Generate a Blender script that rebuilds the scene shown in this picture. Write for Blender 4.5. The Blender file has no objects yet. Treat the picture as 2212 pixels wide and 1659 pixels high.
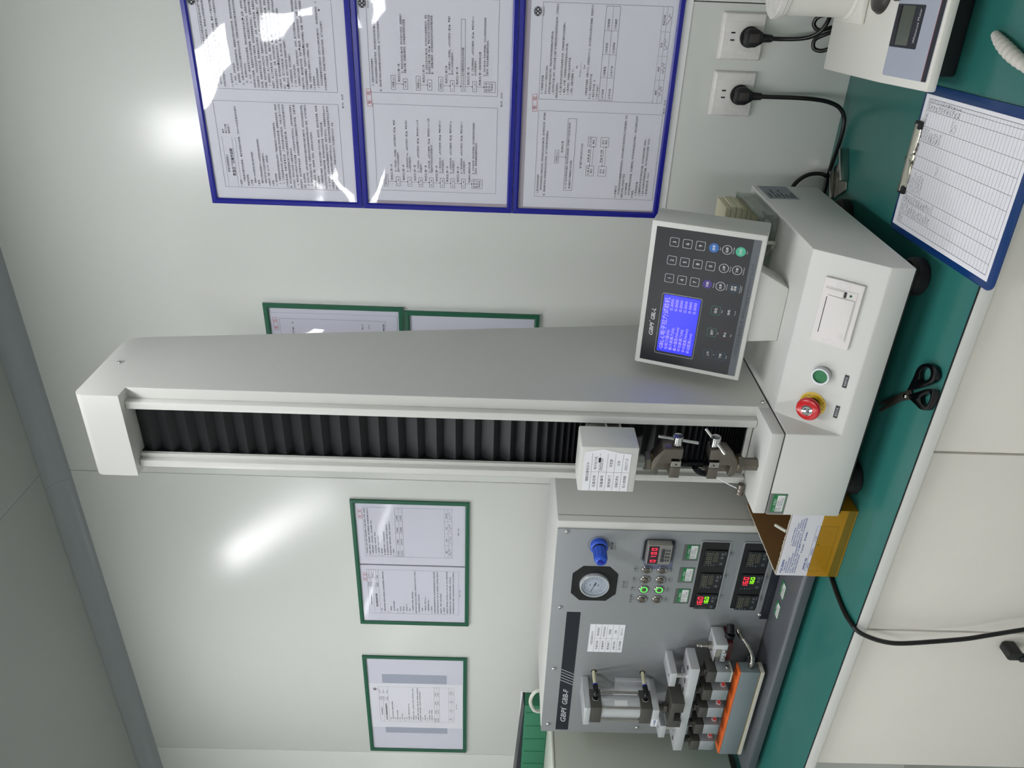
import bpy, bmesh, math, random
from mathutils import Vector, Matrix, Euler
random.seed(7)
SC = bpy.context.scene
COL = SC.collection
PI = math.pi

# ------------------------------------------------------------------ camera
CAM = Vector((0.0, -1.6235, 1.4243))
YAW, PIT, ROL = math.radians(30.059), math.radians(0.9093), math.radians(-1.762)
_fw = Vector((-math.sin(YAW) * math.cos(PIT), math.cos(YAW) * math.cos(PIT), -math.sin(PIT)))
_r0 = Vector((math.cos(YAW), math.sin(YAW), 0))
_d0 = _fw.cross(_r0)
_r = math.cos(ROL) * _r0 + math.sin(ROL) * _d0
_d = -math.sin(ROL) * _r0 + math.cos(ROL) * _d0
cam = bpy.data.cameras.new('camera')
cam.sensor_fit = 'HORIZONTAL'
cam.sensor_width = 36.0
cam.lens = 1661.0 * 36.0 / 2212.0
cam.clip_start = 0.02
camo = bpy.data.objects.new('camera', cam)
COL.objects.link(camo)
_b = -_fw                                   # the phone was held on its side: image right is world down
camo.matrix_world = Matrix(((_d.x, _r.x, _b.x, CAM.x), (_d.y, _r.y, _b.y, CAM.y), (_d.z, _r.z, _b.z, CAM.z), (0, 0, 0, 1)))
SC.camera = camo

# ------------------------------------------------------------------ light and exposure
world = bpy.data.worlds.new('world')
SC.world = world
world.use_nodes = True
world.node_tree.nodes['Background'].inputs[0].default_value = (0.8, 0.85, 0.9, 1)
world.node_tree.nodes['Background'].inputs[1].default_value = 0.02
SC.view_settings.view_transform = 'Standard'
SC.view_settings.look = 'None'
SC.view_settings.gamma = 1.0
SC.view_settings.use_curve_mapping = False
SC.view_settings.exposure = 0.80
LED_POWER = 12.4                              # ceiling panel emission
LED_PANELS = [(-1.96, -1.14), (-0.40, -1.14), (-3.55, -3.0), (-1.96, -3.0), (-0.40, -3.0), (-5.15, -3.0), (-3.55, -4.75), (-1.96, -4.75), (-0.40, -4.75), (-5.15, -4.75)]  # first two placed from their wall reflections; the rest are added, unseen fill lights
try:
    SC.cycles.use_denoising = True
    SC.cycles.max_bounces = 10
    SC.cycles.diffuse_bounces = 6
    SC.cycles.transparent_max_bounces = 12
except Exception:
    pass

# ------------------------------------------------------------------ materials
def lin(c):
    o = []
    for v in c:
        v /= 255.0
        o.append(v / 12.92 if v <= 0.04045 else ((v + 0.055) / 1.055) ** 2.4)
    return tuple(o) + (1.0,)

MATS = {}
def mat(name, c, rough=0.5, metal=0.0, var=0.04, scale=40.0, bump=0.0, bscale=200.0, emit=0.0, ecol=None, spec=0.5, coat=0.0, stretch=None):
    """plain procedural material: a little noise in colour and roughness, optional fine bump"""
    m = bpy.data.materials.new(name)
    m.use_nodes = True
    nt = m.node_tree
    p = nt.nodes['Principled BSDF']
    p.inputs['Metallic'].default_value = metal
    p.inputs['Specular IOR Level'].default_value = spec
    p.inputs['Coat Weight'].default_value = coat
    tc = nt.nodes.new('ShaderNodeTexCoord')
    mp = nt.nodes.new('ShaderNodeMapping')
    nt.links.new(tc.outputs['Object'], mp.inputs['Vector'])
    if stretch:
        mp.inputs['Scale'].default_value = stretch
    nz = nt.nodes.new('ShaderNodeTexNoise')
    nz.inputs['Scale'].default_value = scale
    nz.inputs['Detail'].default_value = 4
    nt.links.new(mp.outputs[0], nz.inputs['Vector'])
    L = lin(c)
    mx = nt.nodes.new('ShaderNodeMix')
    mx.data_type = 'RGBA'
    mx.inputs['A'].default_value = tuple(max(0, v * (1 - var)) for v in L[:3]) + (1,)
    mx.inputs['B'].default_value = tuple(min(1, v * (1 + var)) for v in L[:3]) + (1,)
    nt.links.new(nz.outputs['Fac'], mx.inputs['Factor'])
    nt.links.new(mx.outputs['Result'], p.inputs['Base Color'])
    mr = nt.nodes.new('ShaderNodeMapRange')
    mr.inputs['To Min'].default_value = max(0.02, rough - 0.05)
    mr.inputs['To Max'].default_value = min(1, rough + 0.05)
    nt.links.new(nz.outputs['Fac'], mr.inputs['Value'])
    nt.links.new(mr.outputs[0], p.inputs['Roughness'])
    if bump > 0:
        n2 = nt.nodes.new('ShaderNodeTexNoise')
        n2.inputs['Scale'].default_value = bscale
        n2.inputs['Detail'].default_value = 2
        nt.links.new(mp.outputs[0], n2.inputs['Vector'])
        b = nt.nodes.new('ShaderNodeBump')
        b.inputs['Strength'].default_value = bump
        b.inputs['Distance'].default_value = 0.001
        nt.links.new(n2.outputs['Fac'], b.inputs['Height'])
        nt.links.new(b.outputs[0], p.inputs['Normal'])
    if emit > 0:
        p.inputs['Emission Color'].default_value = lin(ecol or c)
        p.inputs['Emission Strength'].default_value = emit
    MATS[name] = m
    return m

def clear_mat(name, tint, rough=0.03, ior=1.45, bump=0.0, bscale=12.0, haze=0.0):
    """thin clear plastic: light passes straight, Fresnel reflection on top, a little milky haze"""
    m = bpy.data.materials.new(name)
    m.use_nodes = True
    nt = m.node_tree
    nt.nodes.clear()
    out = nt.nodes.new('ShaderNodeOutputMaterial')
    tr = nt.nodes.new('ShaderNodeBsdfTransparent')
    tr.inputs[0].default_value = lin(tint)
    gl = nt.nodes.new('ShaderNodeBsdfGlossy')
    gl.inputs['Roughness'].default_value = rough
    fr = nt.nodes.new('ShaderNodeFresnel')
    fr.inputs['IOR'].default_value = ior
    mx = nt.nodes.new('ShaderNodeMixShader')
    base = tr.outputs[0]
    if haze > 0:
        df = nt.nodes.new('ShaderNodeBsdfDiffuse')
        df.inputs[0].default_value = lin(tint)
        nz = nt.nodes.new('ShaderNodeTexNoise')
        nz.inputs['Scale'].default_value = 30
        tc2 = nt.nodes.new('ShaderNodeTexCoord')
        nt.links.new(tc2.outputs['Object'], nz.inputs['Vector'])
        mh = nt.nodes.new('ShaderNodeMath')
        mh.operation = 'MULTIPLY'
        mh.inputs[1].default_value = haze * 2
        nt.links.new(nz.outputs['Fac'], mh.inputs[0])
        m2 = nt.nodes.new('ShaderNodeMixShader')
        nt.links.new(mh.outputs[0], m2.inputs[0])
        nt.links.new(tr.outputs[0], m2.inputs[1])
        nt.links.new(df.outputs[0], m2.inputs[2])
        base = m2.outputs[0]
    geo = nt.nodes.new('ShaderNodeNewGeometry')          # same reflectance seen from either side of the thin sheet
    mi = nt.nodes.new('ShaderNodeMapRange')
    mi.inputs['To Min'].default_value = ior
    mi.inputs['To Max'].default_value = 1.0 / ior
    nt.links.new(geo.outputs['Backfacing'], mi.inputs['Value'])
    nt.links.new(mi.outputs[0], fr.inputs['IOR'])
    nt.links.new(fr.outputs[0], mx.inputs[0])
    nt.links.new(base, mx.inputs[1])
    nt.links.new(gl.outputs[0], mx.inputs[2])
    nt.links.new(mx.outputs[0], out.inputs[0])
    if bump > 0:
        tc = nt.nodes.new('ShaderNodeTexCoord')
        n2 = nt.nodes.new('ShaderNodeTexNoise')
        n2.inputs['Scale'].default_value = bscale
        n2.inputs['Detail'].default_value = 1
        nt.links.new(tc.outputs['Object'], n2.inputs['Vector'])
        b = nt.nodes.new('ShaderNodeBump')
        b.inputs['Strength'].default_value = bump
        b.inputs['Distance'].default_value = 0.01
        nt.links.new(n2.outputs['Fac'], b.inputs['Height'])
        nt.links.new(b.outputs[0], gl.inputs['Normal'])
        nt.links.new(b.outputs[0], fr.inputs['Normal'])
    MATS[name] = m
    return m

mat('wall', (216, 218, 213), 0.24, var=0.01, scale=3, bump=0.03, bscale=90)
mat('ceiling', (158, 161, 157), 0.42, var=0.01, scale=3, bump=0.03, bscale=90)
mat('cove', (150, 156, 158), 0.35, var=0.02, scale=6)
mat('floor', (176, 180, 176), 0.4, var=0.05, scale=8)
mat('led', (255, 255, 255), 0.5, emit=LED_POWER, ecol=(252, 253, 255))
mat('machine_white', (211, 211, 206), 0.42, var=0.015, scale=25, bump=0.12, bscale=900)
mat('machine_grey', (150, 153, 146), 0.42, var=0.015, scale=25, bump=0.12, bscale=900)
mat('panel_grey', (150, 153, 155), 0.36, metal=0.3, var=0.04, scale=60, bump=0.05, bscale=700)
mat('panel_dark', (98, 102, 108), 0.34, metal=0.25, var=0.04, scale=60)
mat('instrument_grey', (184, 188, 178), 0.3, var=0.02, scale=12)
mat('table_green', (46, 110, 103), 0.24, var=0.07, scale=14)
mat('cabinet_white', (224, 220, 211), 0.45, var=0.015, scale=10)
mat('strip_white', (220, 219, 214), 0.4, var=0.02, scale=20)
mat('black', (14, 15, 18), 0.42, var=0.1)
mat('black_rubber', (11, 11, 12), 0.55, var=0.15)
mat('black_gloss', (9, 10, 12), 0.16, var=0.1)
mat('bellows', (20, 21, 25), 0.5, var=0.12, scale=70)
mat('cord', (12, 12, 13), 0.3, var=0.1)
mat('keypad', (24, 27, 32), 0.35, var=0.04)
mat('keypad_strip', (92, 97, 104), 0.4)
mat('navy', (22, 27, 38), 0.4)
mat('steel', (175, 172, 166), 0.22, metal=1.0, var=0.05, scale=120)
mat('steel_dull', (118, 112, 104), 0.36, metal=0.85, var=0.08, scale=90)
mat('chrome', (205, 205, 205), 0.09, metal=1.0, var=0.03)
mat('aluminium', (206, 208, 211), 0.33, metal=0.4, var=0.04, scale=80)
mat('aluminium_matt', (172, 176, 180), 0.42, metal=0.5, var=0.04, scale=80)
mat('teflon_grey', (118, 128, 132), 0.4, var=0.12, scale=18)
mat('pad_white', (196, 194, 182), 0.6, var=0.1, scale=60)
mat('adhesive', (150, 128, 74), 0.7, var=0.3, scale=90)
mat('orange', (226, 106, 42), 0.55, var=0.06)
mat('dark_iron', (86, 84, 79), 0.45, metal=0.4, var=0.08)
mat('burgundy', (60, 14, 20), 0.3)
mat('knob_blue', (44, 88, 205), 0.35, var=0.05)
mat('tube_cream', (214, 210, 176), 0.3)
mat('tube_white', (214, 216, 204), 0.35)
mat('blue_collar', (30, 50, 190), 0.4)
mat('red_wire', (196, 30, 32), 0.4)
mat('red_button', (196, 28, 34), 0.22, var=0.04)
mat('yellow', (222, 184, 28), 0.4)
mat('green_button', (14, 112, 62), 0.4, var=0.06, scale=200)
mat('printer_white', (222, 217, 214), 0.45, var=0.01)
mat('led_green_dark', (40, 90, 40), 0.3)
mat('paper', (238, 238, 243), 0.7, var=0.01, scale=20)
mat('paper_lilac', (222, 222, 232), 0.7, var=0.015, scale=20)
mat('paper_mauve', (186, 176, 184), 0.7, var=0.02, scale=20)
mat('paper_bluegrey', (172, 178, 192), 0.7, var=0.02, scale=20)
mat('backing_white', (232, 232, 232), 0.55)
mat('ink', (52, 52, 60), 0.7)
mat('ink_grey', (120, 120, 128), 0.7)
mat('ink_blue', (60, 88, 160), 0.7)
mat('ink_red', (196, 92, 96), 0.7)
mat('ink_white', (225, 226, 228), 0.6)
mat('ink_silver', (196, 200, 206), 0.5)
mat('ink_dark_grey', (52, 56, 60), 0.6)
mat('ink_dim', (62, 66, 72), 0.6)
mat('frame_blue', (16, 22, 144), 0.32, var=0.05)
mat('frame_green', (26, 92, 66), 0.42, var=0.05)
mat('label_green', (24, 122, 66), 0.4)
mat('label_white', (232, 232, 232), 0.5)
mat('label_silver', (122, 130, 140), 0.35, metal=0.3)
mat('label_black', (28, 28, 30), 0.4)
mat('clipboard_blue', (22, 58, 112), 0.2, var=0.1, scale=10)
mat('clip_steel', (205, 202, 190), 0.2, metal=1.0)
mat('cardboard', (124, 92, 52), 0.75, var=0.1, scale=30, stretch=(1, 1, 14))
mat('carton_white', (222, 220, 226), 0.55, var=0.01)
mat('carton_tape', (176, 128, 22), 0.22, var=0.06, scale=18)
mat('carton_tape_dark', (122, 100, 24), 0.2, var=0.15, scale=30)
mat('cream_card', (206, 201, 172), 0.7, var=0.02)
mat('socket_white', (222, 218, 214), 0.28, var=0.01)
mat('meter_white', (224, 222, 214), 0.38, var=0.01, bump=0.05, bscale=600)
mat('meter_panel', (168, 174, 188), 0.4)
mat('lcd_off', (74, 82, 70), 0.18)
mat('plastic_dark', (52, 47, 44), 0.35)
mat('gauge_face', (214, 218, 226), 0.35)
mat('timer_beige', (206, 196, 156), 0.5)
mat('bandage', (206, 202, 194), 0.75, var=0.05, scale=60)
mat('storage_green', (40, 116, 84), 0.5, var=0.08, scale=9, stretch=(1, 1, 6))
mat('lcd_blue', (14, 22, 235), 0.25, emit=0.6, ecol=(14, 22, 255))
mat('lcd_text', (150, 140, 255), 0.4, emit=0.55, ecol=(150, 140, 255))
mat('seg_red', (255, 40, 60), 0.4, emit=1.1, ecol=(255, 40, 60))
mat('seg_green', (150, 255, 40), 0.4, emit=0.9, ecol=(140, 255, 30))
mat('ring_green', (80, 255, 80), 0.4, emit=1.6, ecol=(70, 255, 70))
mat('seg_off', (120, 116, 96), 0.5)
mat('key_blue', (44, 104, 176), 0.4)
mat('key_teal', (70, 178, 142), 0.4)
mat('key_purple', (66, 46, 130), 0.4)
mat('line_blue', (58, 96, 128), 0.5)
mat('line_green', (60, 132, 108), 0.5)
mat('line_purple', (60, 58, 92), 0.5)
mat('line_red', (104, 38, 46), 0.5)
clear_mat('film', (247, 247, 250), 0.03, 1.52, bump=0.10, bscale=9)
clear_mat('film_flat', (250, 250, 252), 0.06, 1.35, bump=0.05, bscale=6)
clear_mat('acrylic', (226, 230, 226), 0.06, 1.45, haze=0.12)
clear_mat('timer_glass', (236, 238, 248), 0.02, 1.45)
clear_mat('specimen', (120, 128, 140), 0.05, 1.5)
clear_mat('gauge_glass', (246, 248, 250), 0.02, 1.45)
clear_mat('sticker_film', (214, 216, 214), 0.25, 1.4, haze=0.1)

# ------------------------------------------------------------------ mesh helpers
XF = None            # optional matrix applied to everything built (used to scale the tester to its true distance)

def nb():
    return bmesh.new()

def add_box(bm, x0, x1, y0, y1, z0, z1, bev=0.0, seg=2, rot=None, pivot=None):
    vs = [bm.verts.new(v) for v in ((x0, y0, z0), (x1, y0, z0), (x1, y1, z0), (x0, y1, z0), (x0, y0, z1), (x1, y0, z1), (x1, y1, z1), (x0, y1, z1))]
    fs = [bm.faces.new([vs[i] for i in q]) for q in ((3, 2, 1, 0), (4, 5, 6, 7), (0, 1, 5, 4), (1, 2, 6, 5), (2, 3, 7, 6), (3, 0, 4, 7))]
    geo = vs
    if bev > 0:
        es = list({e for f in fs for e in f.edges})
        r = bmesh.ops.bevel(bm, geom=es, offset=bev, segments=seg, profile=0.5, affect='EDGES')
        geo = list({v for f in r['faces'] for v in f.verts} | {v for v in vs if v.is_valid})
    if rot is not None:
        p = Vector(pivot) if pivot is not None else Vector(((x0 + x1) / 2, (y0 + y1) / 2, (z0 + z1) / 2))
        M = Matrix.Translation(p) @ rot.to_4x4() @ Matrix.Translation(-p)
        bmesh.ops.transform(bm, matrix=M, verts=geo)
    return geo

def add_poly(bm, faces, bev=0.0, seg=2, verts=None):
    """closed solid from vertex list and face index lists"""
    vs = [bm.verts.new(v) for v in verts]
    fs = [bm.faces.new([vs[i] for i in q]) for q in faces]
    bmesh.ops.recalc_face_normals(bm, faces=fs)
    if bev > 0:
        es = list({e for f in fs for e in f.edges})
        bmesh.ops.bevel(bm, geom=es, offset=bev, segments=seg, profile=0.5, affect='EDGES', clamp_overlap=True)
    return vs

def add_prism(bm, pts, axis, a0, a1, bev=0.0, seg=2, hole=None):
    """extrude a 2D outline: axis 'x' -> pts are (y,z); 'y' -> (x,z); 'z' -> (x,y)"""
    def mk(p, a):
        return {'x': (a, p[0], p[1]), 'y': (p[0], a, p[1]), 'z': (p[0], p[1], a)}[axis]
    n = len(pts)
    A = [bm.verts.new(mk(p, a0)) for p in pts]
    B = [bm.verts.new(mk(p, a1)) for p in pts]
    fs = []
    if hole is None:
        fs += [bm.faces.new(A), bm.faces.new(B[::-1])]
    for i in range(n):
        k = (i + 1) % n
        fs.append(bm.faces.new((A[i], B[i], B[k], A[k])))
    if hole is not None:
        H = [bm.verts.new(mk(p, a0)) for p in hole]
        G = [bm.verts.new(mk(p, a1)) for p in hole]
        m = len(hole)
        for i in range(m):
            k = (i + 1) % m
            fs.append(bm.faces.new((H[i], H[k], G[k], G[i])))
        if m == n:
            for i in range(n):
                k = (i + 1) % n
                fs.append(bm.faces.new((A[i], A[k], H[k], H[i])))
                fs.append(bm.faces.new((B[i], G[i], G[k], B[k])))
    bmesh.ops.recalc_face_normals(bm, faces=fs)
    if bev > 0:
        es = [e for e in {e for f in fs for e in f.edges} if len(e.link_faces) == 2 and e.calc_face_angle(0) > 0.35]
        bmesh.ops.bevel(bm, geom=es, offset=bev, segments=seg, profile=0.5, affect='EDGES', clamp_overlap=True)
    return fs

def frame_of(d):
    d = Vector(d).normalized()
    a = Vector((0, 0, 1)) if abs(d.z) < 0.9 else Vector((1, 0, 0))
    u = d.cross(a).normalized()
    v = d.cross(u).normalized()
    return d, u, v

def add_lathe(bm, base, d, prof, n=28, ang0=0.0, up=None):
    """revolve (radius, height) profile about axis d from base"""
    base = Vector(base)
    d, u, v = frame_of(d)
    rings = []
    for r, h in prof:
        if r <= 1e-7:
            rings.append([bm.verts.new(base + d * h)])
        else:
            rings.append([bm.verts.new(base + d * h + (u * math.cos(ang0 + 2 * PI * k / n) + v * math.sin(ang0 + 2 * PI * k / n)) * r) for k in range(n)])
    fs = []
    for a, b in zip(rings, rings[1:]):
        if len(a) == 1 and len(b) == 1:
            continue
        for k in range(n):
            q = (k + 1) % n
            if len(a) == 1:
                fs.append(bm.faces.new((a[0], b[q], b[k])))
            elif len(b) == 1:
                fs.append(bm.faces.new((a[k], a[q], b[0])))
            else:
                fs.append(bm.faces.new((a[k], a[q], b[q], b[k])))
    if len(rings[0]) > 1:
        fs.append(bm.faces.new(rings[0][::-1]))
    if len(rings[-1]) > 1:
        fs.append(bm.faces.new(rings[-1]))
    bmesh.ops.recalc_face_normals(bm, faces=fs)

def cyl(bm, base, d, r, h, n=24, bev=0.0):
    if bev > 0:
        add_lathe(bm, base, d, [(r - bev, 0), (r, bev), (r, h - bev), (r - bev, h)], n)
    else:
        add_lathe(bm, base, d, [(r, 0), (r, h)], n)

def smooth_path(pts, sub=8):
    P = [Vector(p) for p in pts]
    out = []
    for i in range(len(P) - 1):
        p0, p1, p2, p3 = P[max(i - 1, 0)], P[i], P[i + 1], P[min(i + 2, len(P) - 1)]
        for k in range(sub):
            t = k / sub
            out.append(0.5 * ((2 * p1) + (p2 - p0) * t + (2 * p0 - 5 * p1 + 4 * p2 - p3) * t * t + (3 * p1 - p0 - 3 * p2 + p3) * t ** 3))
    out.append(P[-1])
    return out

def add_tube(bm, pts, r, n=10, sub=8, rib=None):
    path = smooth_path(pts, sub) if sub > 1 else [Vector(p) for p in pts]
    prev = None
    rings = []
    for i, p in enumerate(path):
        t = (path[min(i + 1, len(path) - 1)] - path[max(i - 1, 0)]).normalized()
        if prev is None:
            _, u, v = frame_of(t)
        else:
            u = (prev - t * prev.dot(t)).normalized()
            v = t.cross(u)
        prev = u
        rr = r(i / (len(path) - 1)) if callable(r) else r
        if rib:
            rr *= 1 + rib * (1 if i % 2 else -1)
        rings.append([bm.verts.new(p + (u * math.cos(2 * PI * k / n) + v * math.sin(2 * PI * k / n)) * rr) for k in range(n)])
    fs = []
    for a, b in zip(rings, rings[1:]):
        for k in range(n):
            q = (k + 1) % n
            fs.append(bm.faces.new((a[k], a[q], b[q], b[k])))
    fs.append(bm.faces.new(rings[0][::-1]))
    fs.append(bm.faces.new(rings[-1]))
    bmesh.ops.recalc_face_normals(bm, faces=fs)

def arc(cx, cy, r, a0, a1, n=6):
    return [(cx + r * math.cos(a0 + (a1 - a0) * k / n), cy + r * math.sin(a0 + (a1 - a0) * k / n)) for k in range(n + 1)]

def rrect(x0, x1, y0, y1, r, n=5):
    return arc(x1 - r, y1 - r, r, 0, PI / 2, n) + arc(x0 + r, y1 - r, r, PI / 2, PI, n) + arc(x0 + r, y0 + r, r, PI, 1.5 * PI, n) + arc(x1 - r, y0 + r, r, 1.5 * PI, 2 * PI, n)

def origin_of(o):
    v = Vector((0, 0, 0))
    while o is not None:
        v += o.location
        o = o.parent
    return v

def obj(name, bm, m, parent=None, smooth=True, loc=None, angle=0.6):
    """one mesh object; geometry is given in world coordinates, stored about the parent's (or its own) origin"""
    if XF is not None:
        bmesh.ops.transform(bm, matrix=XF, verts=bm.verts)
    base = origin_of(parent)
    L = Vector(loc) - base if loc is not None else Vector((0, 0, 0))
    bmesh.ops.translate(bm, vec=-(base + L), verts=bm.verts)
    me = bpy.data.meshes.new(name)
    bm.to_mesh(me)
    bm.free()
    if smooth:
        for p in me.polygons:
            p.use_smooth = True
        me.set_sharp_from_angle(angle=angle)
    me.materials.append(MATS[m])
    o = bpy.data.objects.new(name, me)
    COL.objects.link(o)
    o.location = L
    if parent is not None:
        o.parent = parent
    return o

def inst(name, src, parent, loc_world, rot=None):
    """another copy of a small part that shares the mesh (mesh is built around its own origin)"""
    o = bpy.data.objects.new(name, src.data)
    COL.objects.link(o)
    o.parent = parent
    o.location = Vector(loc_world) - origin_of(parent)
    if rot is not None:
        o.rotation_euler = rot
    return o

def tag(o, label=None, cat=None, group=None, kind=None):
    if label:
        o['label'] = label
    if cat:
        o['category'] = cat
    if group:
        o['group'] = group
    if kind:
        o['kind'] = kind
    return o

def thing(name, loc, label, cat, group=None):
    o = bpy.data.objects.new(name, None)
    o.empty_display_size = 0.05
    COL.objects.link(o)
    o.location = loc
    return tag(o, label, cat, group)

def struct(name, bm, m, loc=None, smooth=False):
    return tag(obj(name, bm, m, None, smooth, loc), kind='structure')

def part(name, m, parent, fn, *a, smooth=True, **k):
    bm = nb()
    fn(bm, *a, **k)
    return obj(name, bm, m, parent, smooth)

def boxp(name, m, parent, x0, x1, y0, y1, z0, z1, bev=0.0008, seg=2):
    bm = nb()
    add_box(bm, x0, x1, y0, y1, z0, z1, bev, seg)
    return obj(name, bm, m, parent)

# ------------------------------------------------------------------ printing (flat lettering and rules, laid on a plane)
PRINTS = []
class Print:
    """flat print on a plane: O origin, R right, U up; offset is along N towards the viewer"""
    def __init__(s, name, m, parent, O, R=(1, 0, 0), U=(0, 0, 1), off=0.0003, loc=None):
        s.name, s.m, s.parent = name, m, parent
        s.O, s.R, s.U = Vector(O), Vector(R).normalized(), Vector(U).normalized()
        s.N = s.R.cross(s.U)
        s.off = off
        s.v, s.f, s.t = [], [], []
        s.xf = XF
        PRINTS.append(s)
    def P(s, x, y, lift=0.0):
        return s.O + s.R * x + s.U * y + s.N * (s.off + lift)
    def poly(s, pts, lift=0.0):
        i = len(s.v)
        s.v += [s.P(x, y, lift) for x, y in pts]
        s.f.append(tuple(range(i, i + len(pts))))
    def rect(s, x0, y0, x1, y1, lift=0.0):
        s.poly([(min(x0, x1), min(y0, y1)), (max(x0, x1), min(y0, y1)), (max(x0, x1), max(y0, y1)), (min(x0, x1), max(y0, y1))], lift)
    def line(s, x0, y0, x1, y1, w=0.0004, lift=0.0):
        d = Vector((x1 - x0, y1 - y0))
        if d.length < 1e-9:
            return
        d = d.normalized() * (w / 2)
        s.poly([(x0 + d.y, y0 - d.x), (x1 + d.y, y1 - d.x), (x1 - d.y, y1 + d.x), (x0 - d.y, y0 + d.x)], lift)
    def box(s, x0, y0, x1, y1, w=0.0004):
        s.line(x0, y0, x1, y0, w); s.line(x1, y0, x1, y1, w); s.line(x1, y1, x0, y1, w); s.line(x0, y1, x0, y0, w)
    def loop(s, pts, w):
        n = len(pts)
        c = Vector((sum(p[0] for p in pts) / n, sum(p[1] for p in pts) / n))
        ins = []
        for p in pts:
            q = Vector(p)
            ins.append(tuple(q + (c - q).normalized() * w))
        i = len(s.v)
        s.v += [s.P(*p) for p in pts] + [s.P(*p) for p in ins]
        for k in range(n):
            q = (k + 1) % n
            s.f.append((i + k, i + q, i + n + q, i + n + k))
    def ring(s, x, y, r, w, n=28):
        s.loop([(x + r * math.cos(2 * PI * k / n), y + r * math.sin(2 * PI * k / n)) for k in range(n)], w)
    def disc(s, x, y, r, n=28):
        s.poly([(x + r * math.cos(2 * PI * k / n), y + r * math.sin(2 * PI * k / n)) for k in range(n)])
    def tri(s, x, y, r, a):
        s.poly([(x + r * math.cos(a + k * 2 * PI / 3), y + r * math.sin(a + k * 2 * PI / 3)) for k in range(3)])
    def arrow(s, x0, y0, x1, y1, w=0.0004, h=0.0016):
        s.line(x0, y0, x1, y1, w)
        s.tri(x1, y1, h, math.atan2(y1 - y0, x1 - x0))
    def text(s, body, x, y, size, width=None, align='l', shear=0.0, bold=0.0, rot=0.0):
        """(x,y): baseline start (or centre/end by align); width squeezes the run to that length"""
        s.t.append((body, x, y, size, width, align, shear, bold, rot))
    def scrawl(s, x, y, w, h, seed=1, n=7, lw=0.0005):
        rd = random.Random(seed)
        px, py = x, y + h * rd.random()
        for k in range(n):
            qx = x + w * (k + 1) / n + rd.uniform(-.1, .1) * w / n
            qy = y + h * rd.random()
            s.line(px, py, qx, qy, lw)
            px, py = qx, qy
    def seg7(s, ch, x, y, w, h, t):
        on = {'0': 'abcdef', '1': 'bc', '6': 'acdefg', '8': 'abcdefg', 'o': 'abcdef'}[ch]
        hh = h / 2
        g = t * 0.25
        if 'a' in on: s.rect(x + g, y + h - t, x + w - g, y + h)
        if 'd' in on: s.rect(x + g, y, x + w - g, y + t)
        if 'g' in on: s.rect(x + g, y + hh - t / 2, x + w - g, y + hh + t / 2)
        if 'f' in on: s.rect(x, y + hh + g, x + t, y + h - g)
        if 'e' in on: s.rect(x, y + g, x + t, y + hh - g)
        if 'b' in on: s.rect(x + w - t, y + hh + g, x + w, y + h - g)
        if 'c' in on: s.rect(x + w - t, y + g, x + w, y + hh - g)

def flush_prints():
    keys = {}
    for p in PRINTS:
        for t in p.t:
            keys.setdefault((t[0], t[6], t[7]), None)
    tmp = []
    for (body, shear, bold) in keys:
        cu = bpy.data.curves.new('glyphs', 'FONT')
        cu.body = body
        cu.resolution_u = 2 if len(body) < 14 and all(ord(c) < 256 for c in body) else 1
        cu.fill_mode = 'FRONT'
        cu.shear = shear
        cu.offset = bold
        o = bpy.data.objects.new('glyphs', cu)
        COL.objects.link(o)
        tmp.append(((body, shear, bold), o, cu))
    bpy.context.view_layer.update()
    dg = bpy.context.evaluated_depsgraph_get()
    for k, o, cu in tmp:
        me = bpy.data.meshes.new_from_object(o.evaluated_get(dg))
        vs = [tuple(v.co) for v in me.vertices]
        fs = [tuple(q.vertices) for q in me.polygons]
        x0 = min((v[0] for v in vs), default=0)
        x1 = max((v[0] for v in vs), default=1)
        keys[k] = (vs, fs, x0, x1)
        bpy.data.meshes.remove(me)
    for k, o, cu in tmp:
        bpy.data.objects.remove(o)
        bpy.data.curves.remove(cu)
    for p in PRINTS:
        for (body, x, y, size, width, align, shear, bold, rot) in p.t:
            vs, fs, x0, x1 = keys[(body, shear, bold)]
            sx = size
            run = (x1 - x0) * size
            if width:
                sx = size * width / run
                run = width
            ox = {'l': 0, 'c': -run / 2, 'r': -run}[align]
            i = len(p.v)
            cr, sr = math.cos(rot), math.sin(rot)
            for v in vs:
                a, b = ox + (v[0] - x0) * sx, v[1] * size
                p.v.append(p.P(x + a * cr - b * sr, y + a * sr + b * cr))
            p.f += [tuple(i + q for q in f) for f in fs]
        base = origin_of(p.parent)
        vv = [(p.xf @ v if p.xf is not None else v) - base for v in p.v]
        me = bpy.data.meshes.new(p.name)
        me.from_pydata([tuple(v) for v in vv], [], p.f)
        me.materials.append(MATS[p.m])
        o = bpy.data.objects.new(p.name, me)
        COL.objects.link(o)
        o.parent = p.parent

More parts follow.
